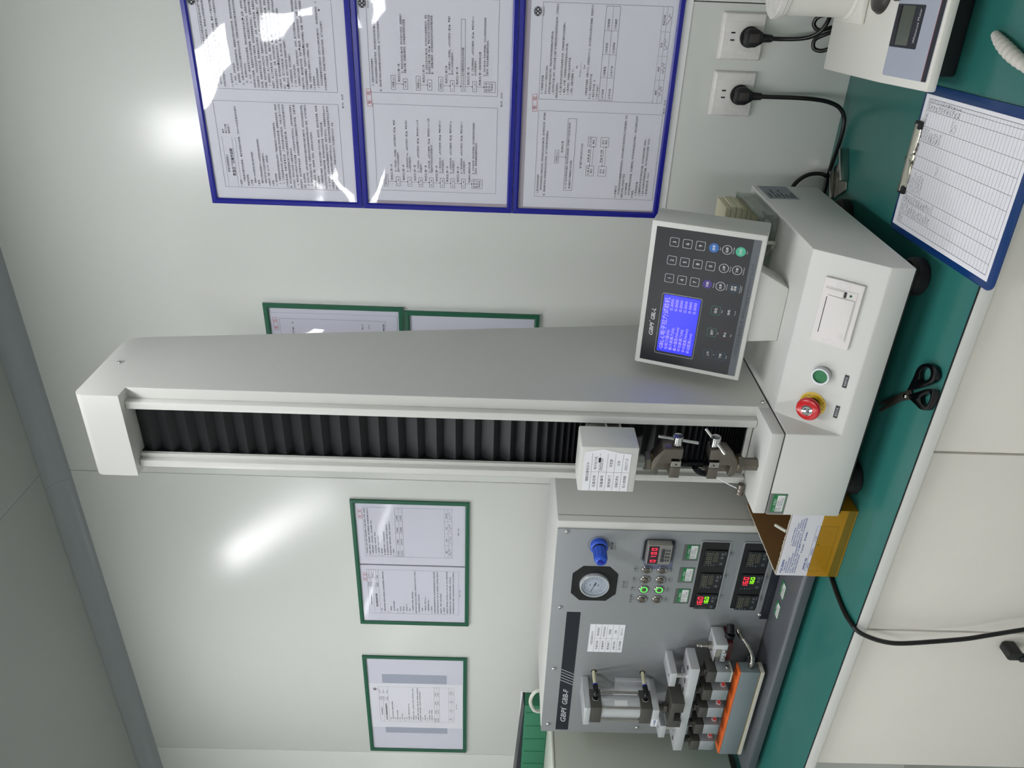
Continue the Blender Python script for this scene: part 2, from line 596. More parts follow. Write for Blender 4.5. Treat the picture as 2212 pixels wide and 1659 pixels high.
# ================================================================== the room
CEIL = 2.587
RX0, RX1, RY0 = -6.4, 1.6, -6.4
SEAM1, SEAM2 = -1.241, -2.392
bm = nb(); add_box(bm, RX0, RX1, RY0, 0.08, -0.05, 0.0); struct('floor', bm, 'floor', (0, 0, 0))
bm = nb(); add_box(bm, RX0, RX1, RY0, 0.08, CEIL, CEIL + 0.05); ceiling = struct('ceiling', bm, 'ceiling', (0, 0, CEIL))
for i, x in enumerate((-3.4, -1.222)):
    boxp('panel_joint', 'cove', ceiling, x - 0.0012, x + 0.0012, RY0, -0.05, CEIL - 0.0008, CEIL + 0.001, 0)
bm = nb(); add_box(bm, RX0, RX1, 0.05, 0.10, 0, CEIL); wall = struct('wall_back', bm, 'wall', (0, 0.05, 0))
for a, b in ((RX0, SEAM2), (SEAM2, SEAM1), (SEAM1, -0.09), (-0.09, RX1)):       # sandwich panels butted together
    boxp('wall_panel', 'wall', wall, a + 0.0008, b - 0.0008, 0.0, 0.05, 0, CEIL, 0.0012, 2)
bm = nb(); add_box(bm, RX0 - 0.05, RX0, RY0, 0.08, 0, CEIL); struct('wall_left', bm, 'wall', (RX0, -2, 0))
bm = nb(); add_box(bm, RX1, RX1 + 0.05, RY0, 0.08, 0, CEIL); struct('wall_right', bm, 'wall', (RX1, -2, 0))
bm = nb(); add_box(bm, RX0, RX1, RY0 - 0.05, RY0, 0, CEIL); struct('wall_front', bm, 'wall', (0, RY0, 0))
# rounded cove between wall and ceiling
R = 0.048
pts = [(0.002, CEIL), (0.002, CEIL - R)] + [(-R + (R - .0006) * math.cos(t), CEIL - R + (R - .0006) * math.sin(t)) for t in [PI / 2 * k / 12 for k in range(13)]]
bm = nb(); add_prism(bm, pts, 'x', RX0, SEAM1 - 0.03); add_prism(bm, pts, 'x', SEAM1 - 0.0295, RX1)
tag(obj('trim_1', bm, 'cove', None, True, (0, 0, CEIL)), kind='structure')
# ceiling lights
def ceiling_light(x, y, label):
    t = thing('ceiling_light', (x, y, CEIL), label, 'ceiling light', 'long ceiling lights')
    bm = nb()
    add_prism(bm, rrect(x - .10, x + .10, y - .60, y + .60, .012, 3), 'z', CEIL - .022, CEIL - .0004)
    obj('housing', bm, 'strip_white', t, False)
    bm = nb(); add_box(bm, x - .085, x + .085, y - .585, y + .585, CEIL - .0270, CEIL - .0222)
    obj('diffuser', bm, 'led', t, False)
for (x, y), lab in zip(LED_PANELS, ('above the heat sealing machine', 'above the tall machine', 'added unseen for fill, middle row, second from left', 'added unseen for fill, middle row, third from left', 'added unseen for fill, middle row, right end', 'added unseen for fill, middle row, left end',
                                    'added unseen for fill, rearmost row, second from left', 'added unseen for fill, rearmost row, third from left', 'added unseen for fill, rearmost row, right end', 'added unseen for fill, rearmost row, left end')):
    lab = 'long white ceiling light ' + lab
    ceiling_light(x, y, lab)

# ================================================================== table and cabinets
TZ = 0.75
TX0, TX1, TYF = -3.0, 1.2, -0.612
t = thing('worktop', (-0.9, -0.3, TZ - .024), 'dark green laminate worktop with white front edge along the wall', 'worktop')
boxp('top_surface', 'table_green', t, TX0, TX1, TYF + .0015, -0.001, TZ - .006, TZ, .0006)
boxp('edge_strip', 'strip_white', t, TX0, TX1, TYF, TYF + .03, TZ - .0235, TZ - .0018, .001)
boxp('edge_line', 'black', t, TX0, TX1, TYF - .0003, TYF + .004, TZ - .0016, TZ - .0002, 0)
boxp('core', 'strip_white', t, TX0, TX1, TYF + .031, -0.002, TZ - .022, TZ - .0065, 0)
def cabinet(x0, x1, label, handle=None, gap=.002, top=.7215):
    t = thing('base_cabinet', ((x0 + x1) / 2, -.3, 0), label, 'cabinet', 'cabinets below the worktop')
    bm = nb(); add_box(bm, x0 + .001, x1 - .001, -.578, -.01, .06, .7255)
    obj('body', bm, 'cabinet_white', t)
    boxp('plinth', 'panel_dark', t, x0 + .001, x1 - .001, -.55, -.05, 0, .06, 0)
    d = boxp('door', 'cabinet_white', t, x0 + gap, x1 - gap, -.598, -.579, .07, top, .0012)
    if handle:
        hx = handle
        bm = nb()
        add_prism(bm, [(hx - .011, .447), (hx - .007, .453), (hx + .007, .453), (hx + .011, .447), (hx + .010, .430), (hx + .0, .420), (hx - .011, .418)], 'y', -.628, -.599, .002)
        add_prism(bm, [(hx - .011, .430), (hx + .0, .428), (hx + .003, .420), (hx + .003, .330), (hx - .0, .322), (hx - .011, .320)], 'y', -.632, -.620, .002)
        add_prism(bm, [(hx - .011, .332), (hx + .010, .320), (hx + .011, .303), (hx + .007, .297), (hx - .007, .297), (hx - .011, .303)], 'y', -.628, -.599, .002)
        obj('handle', bm, 'black', d)
    return t
cabinet(-1.514, -1.105, 'white cabinet door with a black bow handle, below the left machine', -1.135)
cabinet(-1.105, -0.697, 'white cabinet door under the cardboard box, right of the one with the visible handle', None, top=.7195)
cabinet(-0.697, -0.289, 'white cabinet door under the clipboard, at the right edge of the photo', None)
cabinet(-0.289, 0.12, 'white cabinet door farthest right, below the whiteness meter', None)

# ================================================================== framed documents on the wall
def wavy_film(bm, x0, x1, z0, z1, y, amp, bulge, seed, nx=26, nz=20):
    rd = random.Random(seed)
    ph = [rd.uniform(0, 6) for _ in range(6)]
    V = []
    for j in range(nz + 1):
        row = []
        for i in range(nx + 1):
            u, v = i / nx, j / nz
            e = min(1, 8 * min(u, 1 - u)) * min(1, 10 * min(v, 1 - v))
            d = amp * e * (1 + math.sin(5 * u + 3 * v + ph[0]) * .6 + math.sin(9 * v - 4 * u + ph[1]) * .4)
            top = max(0.0, 1 - (1 - v) / 0.24)
            d += bulge * (1 - top * top) * min(1, 6 * min(u, 1 - u)) * min(1, v * 3)
            row.append(bm.verts.new((x0 + (x1 - x0) * u, y - d, z0 + (z1 - z0) * v)))
        V.append(row)
    for j in range(nz):
        for i in range(nx):
            bm.faces.new((V[j][i], V[j][i + 1], V[j + 1][i + 1], V[j + 1][i]))

def doc_frame(x0, x1, z0, z1, m, label, group, film='film', amp=.0006, bulge=0.0, seed=1, extra=0.0, bw=.0112, backing=None):
    t = thing('document_holder', ((x0 + x1) / 2, -.0005, (z0 + z1) / 2), label, 'picture frame', group)
    boxp('backing', backing or 'backing_white', t, x0 - .0012, x1 + .0012, -.0022, -.0004, z0 - .0018 - extra, z1 + .0008, 0)
    bm = nb()                                                     # four mitred rails with a bevelled inner edge
    O = [(x0, z0), (x1, z0), (x1, z1), (x0, z1)]
    I = [(x0 + bw, z0 + bw), (x1 - bw, z0 + bw), (x1 - bw, z1 - bw), (x0 + bw, z1 - bw)]
    Mi = [(x0 + bw * .72, z0 + bw * .72), (x1 - bw * .72, z0 + bw * .72), (x1 - bw * .72, z1 - bw * .72), (x0 + bw * .72, z1 - bw * .72)]
    for k in range(4):
        q = (k + 1) % 4
        vs = [bm.verts.new((p[0], y, p[1])) for p, y in ((O[k], -.0024), (O[q], -.0024), (O[q], -.0078), (O[k], -.0078), (Mi[q], -.0084), (Mi[k], -.0084), (I[q], -.0068), (I[k], -.0068), (I[q], -.0046), (I[k], -.0046))]
        for f in ((0, 1, 2, 3), (3, 2, 4, 5), (5, 4, 6, 7), (7, 6, 8, 9), (9, 8, 1, 0)):
            bm.faces.new([vs[i] for i in f])
    bmesh.ops.recalc_face_normals(bm, faces=bm.faces)
    obj('border', bm, m, t, False)
    bm = nb(); wavy_film(bm, x0 + bw * .9, x1 - bw * .9, z0 + bw * .9, z1 - bw * .9, -.0052, amp, bulge, seed)
    obj('cover_film', bm, film, t)
    return t

def sheet(x0, x1, z0, z1, label, m='paper', y=-.0030, th=.0005, cat='document', group=None):
    bm = nb(); add_box(bm, x0, x1, y, y + th, z0, z1)
    o = obj('document_sheet', bm, m, None, False, ((x0 + x1) / 2, y + th, (z0 + z1) / 2))
    tag(o, label, cat, group)
    return o

def stamp(sh, x, z, y, rot=-.1):
    p = Print('stamp', 'ink_red', sh, (x, y, z), (math.cos(rot), 0, math.sin(rot)), (-math.sin(rot), 0, math.cos(rot)))
    p.box(-.0165, -.0048, .0165, .0048, .0006)
    p.text('受', -.0125, -.0032, .0082)
    p.text('控', .0045, -.0032, .0082)

def logo(sh, x, z, y, r=.0075):
    """two interlocked crossing bands in an oval, with a tiny name line below"""
    p = Print('logo', 'ink', sh, (x, y, z))
    n = 32
    p.loop([(r * 1.12 * math.cos(2 * PI * k / n), r * math.sin(2 * PI * k / n)) for k in range(n)], r * .13)
    for sx in (-1, 1):
        for sy in (-1, 1):
            p.line(sx * r * .95, 0, sx * r * .1, sy * r * .75, r * .26)
            p.line(-sx * r * .12, -sy * r * .05, sx * r * .55, sy * r * .62, r * .24)
    p.text('Shuangwei', 0, -r * 1.62, r * .46, r * 2.1, 'c')

FB = 'blue frames beside the sockets'
FG = 'green frames on the wall'
BX0, BX1 = -.511, -.046
doc_frame(BX0, BX1, 1.730, 2.050, 'frame_blue', 'topmost of the three blue document frames, its film glaring white', FB, amp=.0007, bulge=.0042, seed=3)
doc_frame(BX0, BX1, 1.410, 1.7285, 'frame_blue', 'middle of the three blue document frames, holding flow charts', FB, amp=.0006, bulge=.0008, seed=5)
doc_frame(BX0, BX1, 1.096, 1.4085, 'frame_blue', 'lowest of the three blue document frames, just above the display console', FB, amp=.0012, bulge=.0012, seed=8, extra=.014)
doc_frame(-1.772, -1.307, 1.495, 1.815, 'frame_green', 'green document frame left of the column holding two full pages', FG, 'film_flat', .0004, 0, 11)
doc_frame(-2.373, -1.912, 1.499, 1.820, 'frame_green', 'leftmost green document frame, one narrow page between blank strips', FG, 'film_flat', .0004, 0, 12)
doc_frame(-1.207, -.742, 1.652, 1.974, 'frame_green', 'upper green document frame half hidden behind the tall column', FG, 'film', .0004, .0025, 13)
doc_frame(-1.215, -.750, 1.337, 1.649, 'frame_green', 'lower empty green frame half hidden behind the tall column', FG, 'film_flat', .0003, 0, 14)

YP = -.0033        # paper surface

def lines(p, x0, z, rows, dz, size, xr):
    """rows: (indent, text, end) - each row set to run from x0+indent to x0+end (end None = natural width)"""
    for ind, body, end in rows:
        if body:
            p.text(body, x0 + ind, z, size, (end - ind) if end else None)
        z -= dz
    return z

# ---- blue 1
s1 = sheet(-.4985, -.06, 1.741, 2.040, 'white two page instruction sheet in the topmost blue frame')
p = Print('print', 'ink', s1, (0, YP, 0))
g = Print('rules', 'ink_grey', s1, (0, YP, 0))
g.box(-.4755, 1.767, -.301, 2.018, .0005)
for z in (2.0105, 1.9905, 1.984):
    g.line(-.4755, z, -.372, z, .0004)
p.text('标准化管理规程之', -.4445, 2.0035, .0056, .037)
p.text('数显白度仪操作说明', -.4515, 1.9925, .0076, .056, bold=.012)
p.text('编号', -.365, 2.0045, .0046); p.text('修订日期', -.365, 1.9985, .0046); p.text('编制部门', -.365, 1.9925, .0046)
T1L = [(.004, '1 目的', None), (.012, '为数显白度仪的使用，维护标准操作规程，为XU-WSB型数显白度仪', .165), (.004, '的操作规程。', None), (.004, '2 范围', None), (.010, '适用XU-WSB型数显白度仪操作及维护', .075),
       (.004, '3 职责', None), (.010, '操作人员按本规程操作XU-WSB型数显白度仪操作使用。', .102), (.010, '管理人员负责人员监督本规程的执行。', .074), (.004, '4 引用文件，依据：ISO 2470（甘蔗白度）。', .073), (.004, '5 规程：', None),
       (.006, '5.1 使用须知', None), (.010, '1） 仪器使用前必须仔细阅读本说明书，严格按照规定的工作条件及使用方法。', .136),
       (.010, '2） 工作标准白板与光源二次参比白板是仪器工作时的标准依据，必须保持表面清洁，特别是', .171),
       (.002, '工作标准白板，手绝不能拿正面，工作时应置白板的取向，白板上有个小凹坑', .172), (.002, '器，参比白板的取放是直接对准工作窗口放置最佳测量位置，工作时应先测白板的取向', .171), (.002, '在作为标记，标定时小凹点统一对着操作者的方向。', .086),
       (.008, '3） 保持仪器光学零件的干净至关重要，工作时如发现光学零件有灰尘，应用洗耳球吹去表面灰尘', .171), (.002, '轻轻擦拭，如光学零件有油迹，应用脱脂棉蘸无水酒精擦拭零件表面，注意不用', .171),
       (.002, '全部，自主要目标。', .035), (.008, '4） 在开机工作前，应用干净的绸布擦拭仪器的试样座与测量口接触干净，以免沾污白板及被测试样品。', .172), (.008, '5） 被测试样表面应与平整，在置置测试时应选择被测样品纹理方向的一致性，对于非平整的匀', .172),
       (.002, '质测试样（如纸条，颗粒，粉状样等）的测试，其取样方法见样品制作。', .120), (.004, '5.2 样品制作', None), (.008, '1） 如果样品的测量面，存在着无法克服的“不均匀”现象，或其花斑，其间过准应改善，则可用', .171),
       (.002, '样品定位于不同位置或不同角度的测量，取所测得白度值的平均值，代表试样品的白度。', .140), (.008, '2） 对于纸张，在定多种纸样品需要重叠若干层试样，使其不透光为止（如根据国家标准QB1054', .171), (.002, '-87规定取量30×30毫米的试样若干张使其不透光为止，即增加试样的张数白度值不变为止即为不', .171), (.002, '透光），放置试样于试样座上，试样面与测试人员平行（与仪器圆弧方向平行）为准。', .140)]
zz = 1.9815
zz = lines(p, -.4755, zz, T1L, .00745, .0047, 0)
g.box(-.278, 1.766, -.112, 2.022, .0005)
T1R = [(.012, '同的测试结果，所以，重整理之后发样品之间的白度值可以进行比较，应保', .163), (.008, '证样品的制作方法，以仪器厚度，精度等克服方法，使样品之间有相同的测度。', .163), (.004, '料的纸样密度，应选购WY-1型粉压粉样成型器。', .085),
       (.008, '对于不规则的样品，如棉花、化纤、羊毛、蚕茧等，先行整理，做成一个相对的平整的', .163), (.004, '试样在试样盒中进行测试，取样方法（包括数量），应该统一，且要求做几个试样算其平均值。', .163), (.004, '', None), (.004, '5.3 操作方法', None), (.008, '1） 开机，试机指示。', .05),
       (.012, '插好电源线，开启仪器后侧的电源开关，液晶屏显示预热时间及倒计时，同时预热指示标记点亮', .163), (.008, '分，设置1到60分钟校正调整预热时30分钟，在预热其间按校正键可修改打印间隔', .163), (.012, '分，及预热时间。', .05),
       (.012, '2） 校正（液晶屏显示当前白度值，同时白度显示指示标记    点亮，此时可进', .163), (.004, '在预热倒计时结束，液晶屏显示为前白度测量值，同时白度显示指示标记，以便我光测量。', .163), (.004, '正和白度校正，0点校正是将左手按下滑筒压板，右手将黑筒座放置试样座上，以便我光测量口，', .163),
       (.004, '按正键，液晶屏显示黑校正值，同时黑筒校正指示标记     点亮，此时按下确认键，液晶屏显示', .163), (.004, '白度值，则此时结束即0点校正完毕，液晶屏从新显示白度值，同时白度显示指示标记     点亮。', .163), (.008, '3） 白度值校正，放上工作标准白板（此时在白度值显示状态），按二下校正键，液晶屏显示白度值', .163),
       (.004, '放座筒下，拿上工作标准白板，此时按     键增大显示值等于工作标准白板的数值下确认键，液晶屏', .163), (.004, '同时白度校正指示标记     点亮，则此时校正完毕，液晶屏从新显示校正后的白度值，同时白度显', .163), (.004, '15秒倒计时，倒计时结束即白度值满度校正完毕，零显示值稳定后记下白度值，以后作为样品测', .163),
       (.004, '标记     点亮，取下工作标准白板，放上参比白板，等显示值稳定后放置的干燥器保存。', .150), (.004, '标准座进行实验，然后将工作标准白板置入盛有硅胶的干燥器保存了。', .095), (.008, '4） 0点和满度校准后，就可正常使用了。', .07), (.008, '5） 打印（打印机为选购件）', .05), (.010, '在液晶屏显示白度值，白度显示指示标记     点亮时，按下打印键将光标记点亮打印机的位置键', .163),
       (.004, '测量并打印机，输出设备为打印机，可按下     键切换，此时打印机指示标记     点亮，其中定时', .163), (.004, '印为数据定时间隔输出，如设定为1分钟则每间隔1分钟时输出一数据，而变化输出即为数据变', .163), (.004, '了输出，如示值为80.00,当值变为80.10时即输出一数据。', .090), (.004, '5.4 菜单操作', None), (.008, '1) 预热状态时的菜单操作', .045), (.012, '开机后液晶屏首先显示预热时间（设定为30分钟并进行倒计时），同时预热指示标记     点', .163), (.004, '时可有校正键有效，其他4键只有进入菜单后方可有效，以下为设定操作。', .13)]
lines(p, -.278, 2.016, T1R, .0074, .0047, 0)
for (x, z) in ((-.150, 1.935), (-.170, 1.9055), (-.139, 1.9055), (-.228, 1.876), (-.268, 1.862), (-.200, 1.832), (-.142, 1.826), (-.130, 1.788)):
    p.tri(x, z + .002, .0026, 0)
for (x, z, a) in ((-.188, 1.8835, PI / 2), (-.178, 1.8835, -PI / 2), (-.196, 1.8245, -PI / 2)):
    p.tri(x, z + .002, .0022, a)
p.text('第1页，共3页', -.308, 1.7555, .0046)
stamp(s1, -.285, 2.0285, YP)
logo(s1, -.121, 2.0300, YP)

# ---- blue 2
s2 = sheet(-.4985, -.06, 1.421, 1.719, 'white flow chart sheet in the middle blue frame')
boxp('mount_strip', 'paper_mauve', s2, -.5005, -.493, -.0036, -.0031, 1.421, 1.718, 0)
p = Print('print', 'ink', s2, (0, YP, 0))
g = Print('rules', 'ink_grey', s2, (0, YP, 0))
g.box(-.4712, 1.446, -.2965, 1.697, .0005)
g.box(-.2745, 1.447, -.101, 1.700, .0005)
def flow(p, xl, ys, first, rows, tx, last, lastnote, lines_between):
    p.box(xl - .001, ys[0] - .0042, xl + .0245, ys[0] + .0042, .0005)
    p.text(first, xl + .0118, ys[0] - .0016, .0046, .020, 'c')
    for k, (lab, notes) in enumerate(rows):
        zc = ys[k + 1]
        p.arrow(xl + .0095, ys[k] - .0042, xl + .0095, zc + .0046)
        p.text(lines_between[k], xl + .0125, (ys[k] + zc) / 2 - .0015, .0048)
        p.box(xl, zc - .0042, xl + .0195, zc + .0042, .0005)
        p.text(lab, xl + .0098, zc - .0017, .005, None, 'c')
        for q, (nt, w) in enumerate(notes):
            p.text(nt, xl + .030, zc + .0022 - .0055 * q, .0047, w)
    zc = last
    p.arrow(xl + .0095, ys[len(rows)] - .0042, xl + .0095, zc + .0112)
    p.box(xl, zc - .0108, xl + .0195, zc + .0108, .0005)
    for q, tt in enumerate(('结 束 并', '返 回 工', '作状态')):
        p.text(tt, xl + .0098, zc + .0045 - .0056 * q, .0048, None, 'c')
    p.text(lastnote[0], xl + .0125, zc + .0145, .0048)
    p.text(lastnote[1], xl + .030, zc + .0065, .0047, .105)
    p.text(lastnote[2], xl + .030, zc + .0010, .0047, .066)
YS = [1.6775, 1.652, 1.6275, 1.6045, 1.582, 1.559, 1.537, 1.5145]
RL = [('1 _ xx', [('注：1 表示通讯——定时输出， xx表示可调时间（通过▲、▼键可', .105), ('进行01-60分的范围调节）。', .045)]), ('2 _ xx', [('注：2 表示时间年份 20xx， xx表示可调年份（通过▲、▼键可进行', .105), ('01-20年的范围调节）。', .036)]),
      ('3 _ xx', [('注：3 表示月份， xx表示可调时间（通过▲、▼键可进行 01-12 月', .106), ('的范围调节）。', .022)]), ('4 _ xx', [('注：4 表示日期， xx表示可调时间（通过▲、▼键可进行 01-31 日的', .110), ('范围调节不同年份月份可调范围不同）。', .062)]),
      ('5 _ xx', [('注：5 表示时间小时， xx表示可调时间（通过▲、▼键可进行 00-', .107), ('23时的范围调节）。', .032)]), ('6 _ xx', [('注：6 表示时间分钟， xx表示可调时间（通过▲、▼键可进行 00-', .107), ('59分的范围调节）。', .032)]), ('7 _ xx', [('注：7 表示预热时间， xx表示可调时间（通过▲、▼键可进行 01-', .107), ('60分的范围调节）。', .032)])]
flow(p, -.4615, YS, '预计时时间', RL, 0, 1.4855, ('按[确认] 键保存设置', '注：亦可对其中某一项进行修改确认，如对日期修改则可连续按校', '正键4次，修改后按确认键即修改成功。'), ['按[校正] 键一次'] * 7)
p.text('2）白度显示状态时的菜单操作', -.262, 1.6925, .0047, .050)
p.text('预热时间结束即进入白度显示状态，同时白度显示指示标记▶点亮，此时唯有校正键，通讯', -.258, 1.685, .0047, .155)
p.text('能，其他3键只有进入菜单或通讯状态后方可有效，以下为校正与设定操作。', -.272, 1.6775, .0047, .128)
def mini(p, zt, zb, lab, arrow_t, notes):
    xl = -.267
    p.box(xl - .001, zt - .0042, xl + .0255, zt + .0042, .0005)
    p.text('白度值 xx.x', xl + .0122, zt - .0016, .0046, .019, 'c')
    p.arrow(xl + .0095, zt - .0042, xl + .0095, zb + .0046)
    p.text(arrow_t, xl + .014, (zt + zb) / 2 - .0015, .0048)
    p.box(xl, zb - .0042, xl + .0195, zb + .0042, .0005)
    p.text(lab, xl + .0098, zb - .0017, .005, None, 'c')
    for q, (nt, w) in enumerate(notes):
        p.text(nt, xl + .030, zb + .0035 - .0055 * q, .0047, w)
mini(p, 1.654, 1.630, '0.0 或', '按[校正] 键一次', [('注：黑体校正指示标记▶点亮，表示可进行0点校正，用黑筒放于', .106), ('测量口测量，后按确认键保存，此时液晶屏从新显示白度值。', .098)])
mini(p, 1.6045, 1.582, '80.0', '按[校正] 键二次', [('注：白度校正指示标记▶点亮，表示可进行白度值满度校正，用标', .106), ('准白板放于测量口测量（通过▲、▼键可调节至工作标准白板白度', .106), ('值），后按确认键保存，此时液晶屏从新显示校正后的测量白度值。', .106)])
mini(p, 1.560, 1.537, '1 _ xx', '按[校正] 键三次', [('注：1 表示通讯——定时输出， xx表示可调时间（通过▲、▼键可', .105), ('进行01-60分的范围调节）。', .045)])
xl = -.267
p.arrow(xl + .0095, 1.5328, xl + .0095, 1.520); p.text('按[校正] 键一次', xl + .0125, 1.5255, .0048)
p.box(xl, 1.5115, xl + .131, 1.5195, .0005); p.text('2→3→4→5→6 状态调整同预热状态时菜单调整', xl + .003, 1.514, .0048, .078)
p.arrow(xl + .0095, 1.5115, xl + .0095, 1.4975); p.text('按[校正] 键一次', xl + .0125, 1.5035, .0048)
p.box(xl, 1.4885, xl + .0195, 1.4968, .0005); p.text('7 _ xx', xl + .0098, 1.491, .005, None, 'c')
p.text('注：7 表示预热时间， xx表示可调时间（通过▲、▼键可进行 01-', xl + .030, 1.495, .0047, .107); p.text('60分的范围调节）。', xl + .030, 1.4895, .0047, .032)
p.arrow(xl + .0095, 1.4885, xl + .0095, 1.4742); p.text('按[确认] 键一次保存所有设置', xl + .0125, 1.4805, .0048)
p.box(xl, 1.4515, xl + .0195, 1.4735, .0005)
for q, tt in enumerate(('结 束 并', '返 回 工', '作状态')):
    p.text(tt, xl + .0098, 1.4675 - .0056 * q, .0048, None, 'c')
p.text('注：亦可对其中某一项进行修改确认，如对小时修改则可连续按校', xl + .030, 1.4715, .0047, .105); p.text('正键7次，修改后按确认键即修改成功。', xl + .030, 1.466, .0047, .066)
p.text('第2页，共3页', -.294, 1.4365, .0046)
stamp(s2, -.285, 1.7035, YP, .06)
logo(s2, -.115, 1.7075, YP)

# ---- blue 3
s3 = sheet(-.4965, -.065, 1.1065, 1.3865, 'white instruction sheet with a signature row in the lowest blue frame')
boxp('mount_strip', 'paper_mauve', s3, -.5003, -.0565, -.0026, -.0023, 1.107, 1.398, 0)
p = Print('print', 'ink', s3, (0, YP, 0))
g = Print('rules', 'ink_grey', s3, (0, YP, 0))
g.box(-.4733, 1.1115, -.298, 1.363, .0005)
g.box(-.276, 1.1175, -.101, 1.364, .0005)
p.text('1) 通讯状态时菜单操作', -.4665, 1.3555, .0047, .040)
p.text('预热时间结束即进入白度显示状态，同时白度显示指示标记▶点亮，此时唯有校正键，通讯键有', -.4595, 1.3485, .0047, .158)
p.text('效，其他3键只有进入菜单或通讯状态后方可有效，以下为通讯操作的数据输出。', -.471, 1.341, .0047, .135)
p.box(-.402, 1.3165, -.3755, 1.3245, .0005); p.text('白度值 xx.x', -.3888, 1.3188, .0046, .020, 'c')
p.arrow(-.389, 1.3165, -.389, 1.3025); p.text('按[通讯] 键', -.380, 1.3085, .0048)
p.box(-.4585, 1.2845, -.3115, 1.302, .0005)
p.text('注：出厂设为计算机定时输出，或此时若计算机通讯，定时通讯1个指示标记被点亮。', -.4545, 1.2965, .0047, .136)
p.text('通讯键即对外数据输出开关的按键。', -.4545, 1.2885, .0047, .060)
p.text('以下图示为通讯状态打印对应', -.411, 1.268, .0048, .051)
for zb, la, ta, lb, tb, mid in ((1.2415, '计 算 机', '输出', '打 印 机', '输出', '按[▼] 键  切换'), (1.2155, '定时', '输出', '变化', '输出', '按[▲] 键  切换')):
    p.box(-.426, zb, -.4055, zb + .0165, .0005); p.text(la, -.4158, zb + .0095, .0047, None, 'c'); p.text(ta, -.4158, zb + .0035, .0047, None, 'c')
    p.box(-.3655, zb, -.3465, zb + .0165, .0005); p.text(lb, -.356, zb + .0095, .0047, None, 'c'); p.text(tb, -.356, zb + .0035, .0047, None, 'c')
    p.arrow(-.3655, zb + .0095, -.4045, zb + .0095); p.arrow(-.4055, zb + .0045, -.3665, zb + .0045)
    p.text(mid, -.3975, zb + .0112, .0047, .026)
T3L = [(.003, '5.5 测量方法', None), (.010, '对于透射测试在对比粗糙要求高的样品测试，应该对仪器参比白板和零位校正光源波的影响，样品', .172), (.003, '放置于试样座上时应避其平整度。', .055), (.009, '1) R457白度的测量。', .036), (.009, '对于无荧光物体的白度测量，将仪器预热后，即可将待测样品放在试样座上，待显示值稳定后即可', .172), (.003, '记下白度值。', .020),
       (.009, '2）荧光增白度的测量。', .039), (.009, 'a. 仪器预热后先将无荧光物体进行测量，并记下该系统白度值（设为R1）。', .130), (.009, 'b. 将加入荧光增白剂的物体进行测量，并记下增白后的总白度值（设为R2）。', .132), (.009, 'c. 荧光增白值的计算，F=R2-R1', .058)]
lines(p, -.4733, 1.190, T3L, .0073, .0047, 0)
T3R = [(.010, '3）不透明度T的测量。', .046), (.010, '符合 ISO2471-97 规定的方法测试。', .064), (.010, '在预测后仪器对样品进行测试，样品应有足够的厚度层叠以不透明为准。', .126), (.010, 'a. 将试样放于仪器上测试，然后将试样叠上层翻下移到最低层依次测定其测五层试样，记录每层试', .173), (.003, '样的光反射因素R∞。', .033),
       (.010, 'b. 将上面已测过的五层试样分别以黑筒为衬底，记录每层表面的光反射因素R0。', .142), (.010, 'c. 重复a、b步骤，分别测得该试样每层面的R∞和R0值。', .105), (.010, 'd. 计算试样正、反两面R∞与R0的平均值。', .080), (.010, 'e. 计算正、反面的不透明度（T）。', .061), (.060, 'R0', None), (.044, 'T=100———', None), (.060, 'R∞', None),
       (.010, '计算每面不透明度，准确于0.1%，如果差值大于0.3%，应分别算定正反面的不透明度，若准值不大', .173), (.003, '于0.3%，则报告全张平均值。', .052), (.003, '6. 相关文件/记录：无', .040), (.003, '7. 文件下发部门', .030)]
lines(p, -.276, 1.3565, T3R, .00735, .0047, 0)
p.box(-.274, 1.217, -.104, 1.244, .0005); p.line(-.274, 1.2305, -.104, 1.2305)
for x in (-.2315, -.189, -.1465):
    p.line(x, 1.217, x, 1.244)
for k, (a, b) in enumerate((('□行政部', '☑技术部'), ('□销售部', '☑生产部'), ('□财务部', '☑品质部'), ('□采购部', '□仓储部'))):
    p.text(a, -.2715 + k * .0425, 1.2352, .0048); p.text(b, -.2715 + k * .0425, 1.2215, .0048)
for z in (1.1355, 1.127):
    g.line(-.276, z, -.101, z)
for k, (a, w) in enumerate((('编制', 0), ('审核', 1), ('批准', 2), ('签发日期', 3))):
    g.line(-.276 + .0437 * k, 1.1175, -.276 + .0437 * k, 1.1355)
    p.text(a, -.256 + .0437 * k, 1.1295, .0046, None, 'c')
    p.scrawl(-.264 + .0437 * k, 1.1185, .020, .008, 20 + k, 9, .0006)
p.text('第3页，共3页', -.296, 1.1085, .0046)
stamp(s3, -.2835, 1.3715, YP, .06)
logo(s3, -.1175, 1.3735, YP)

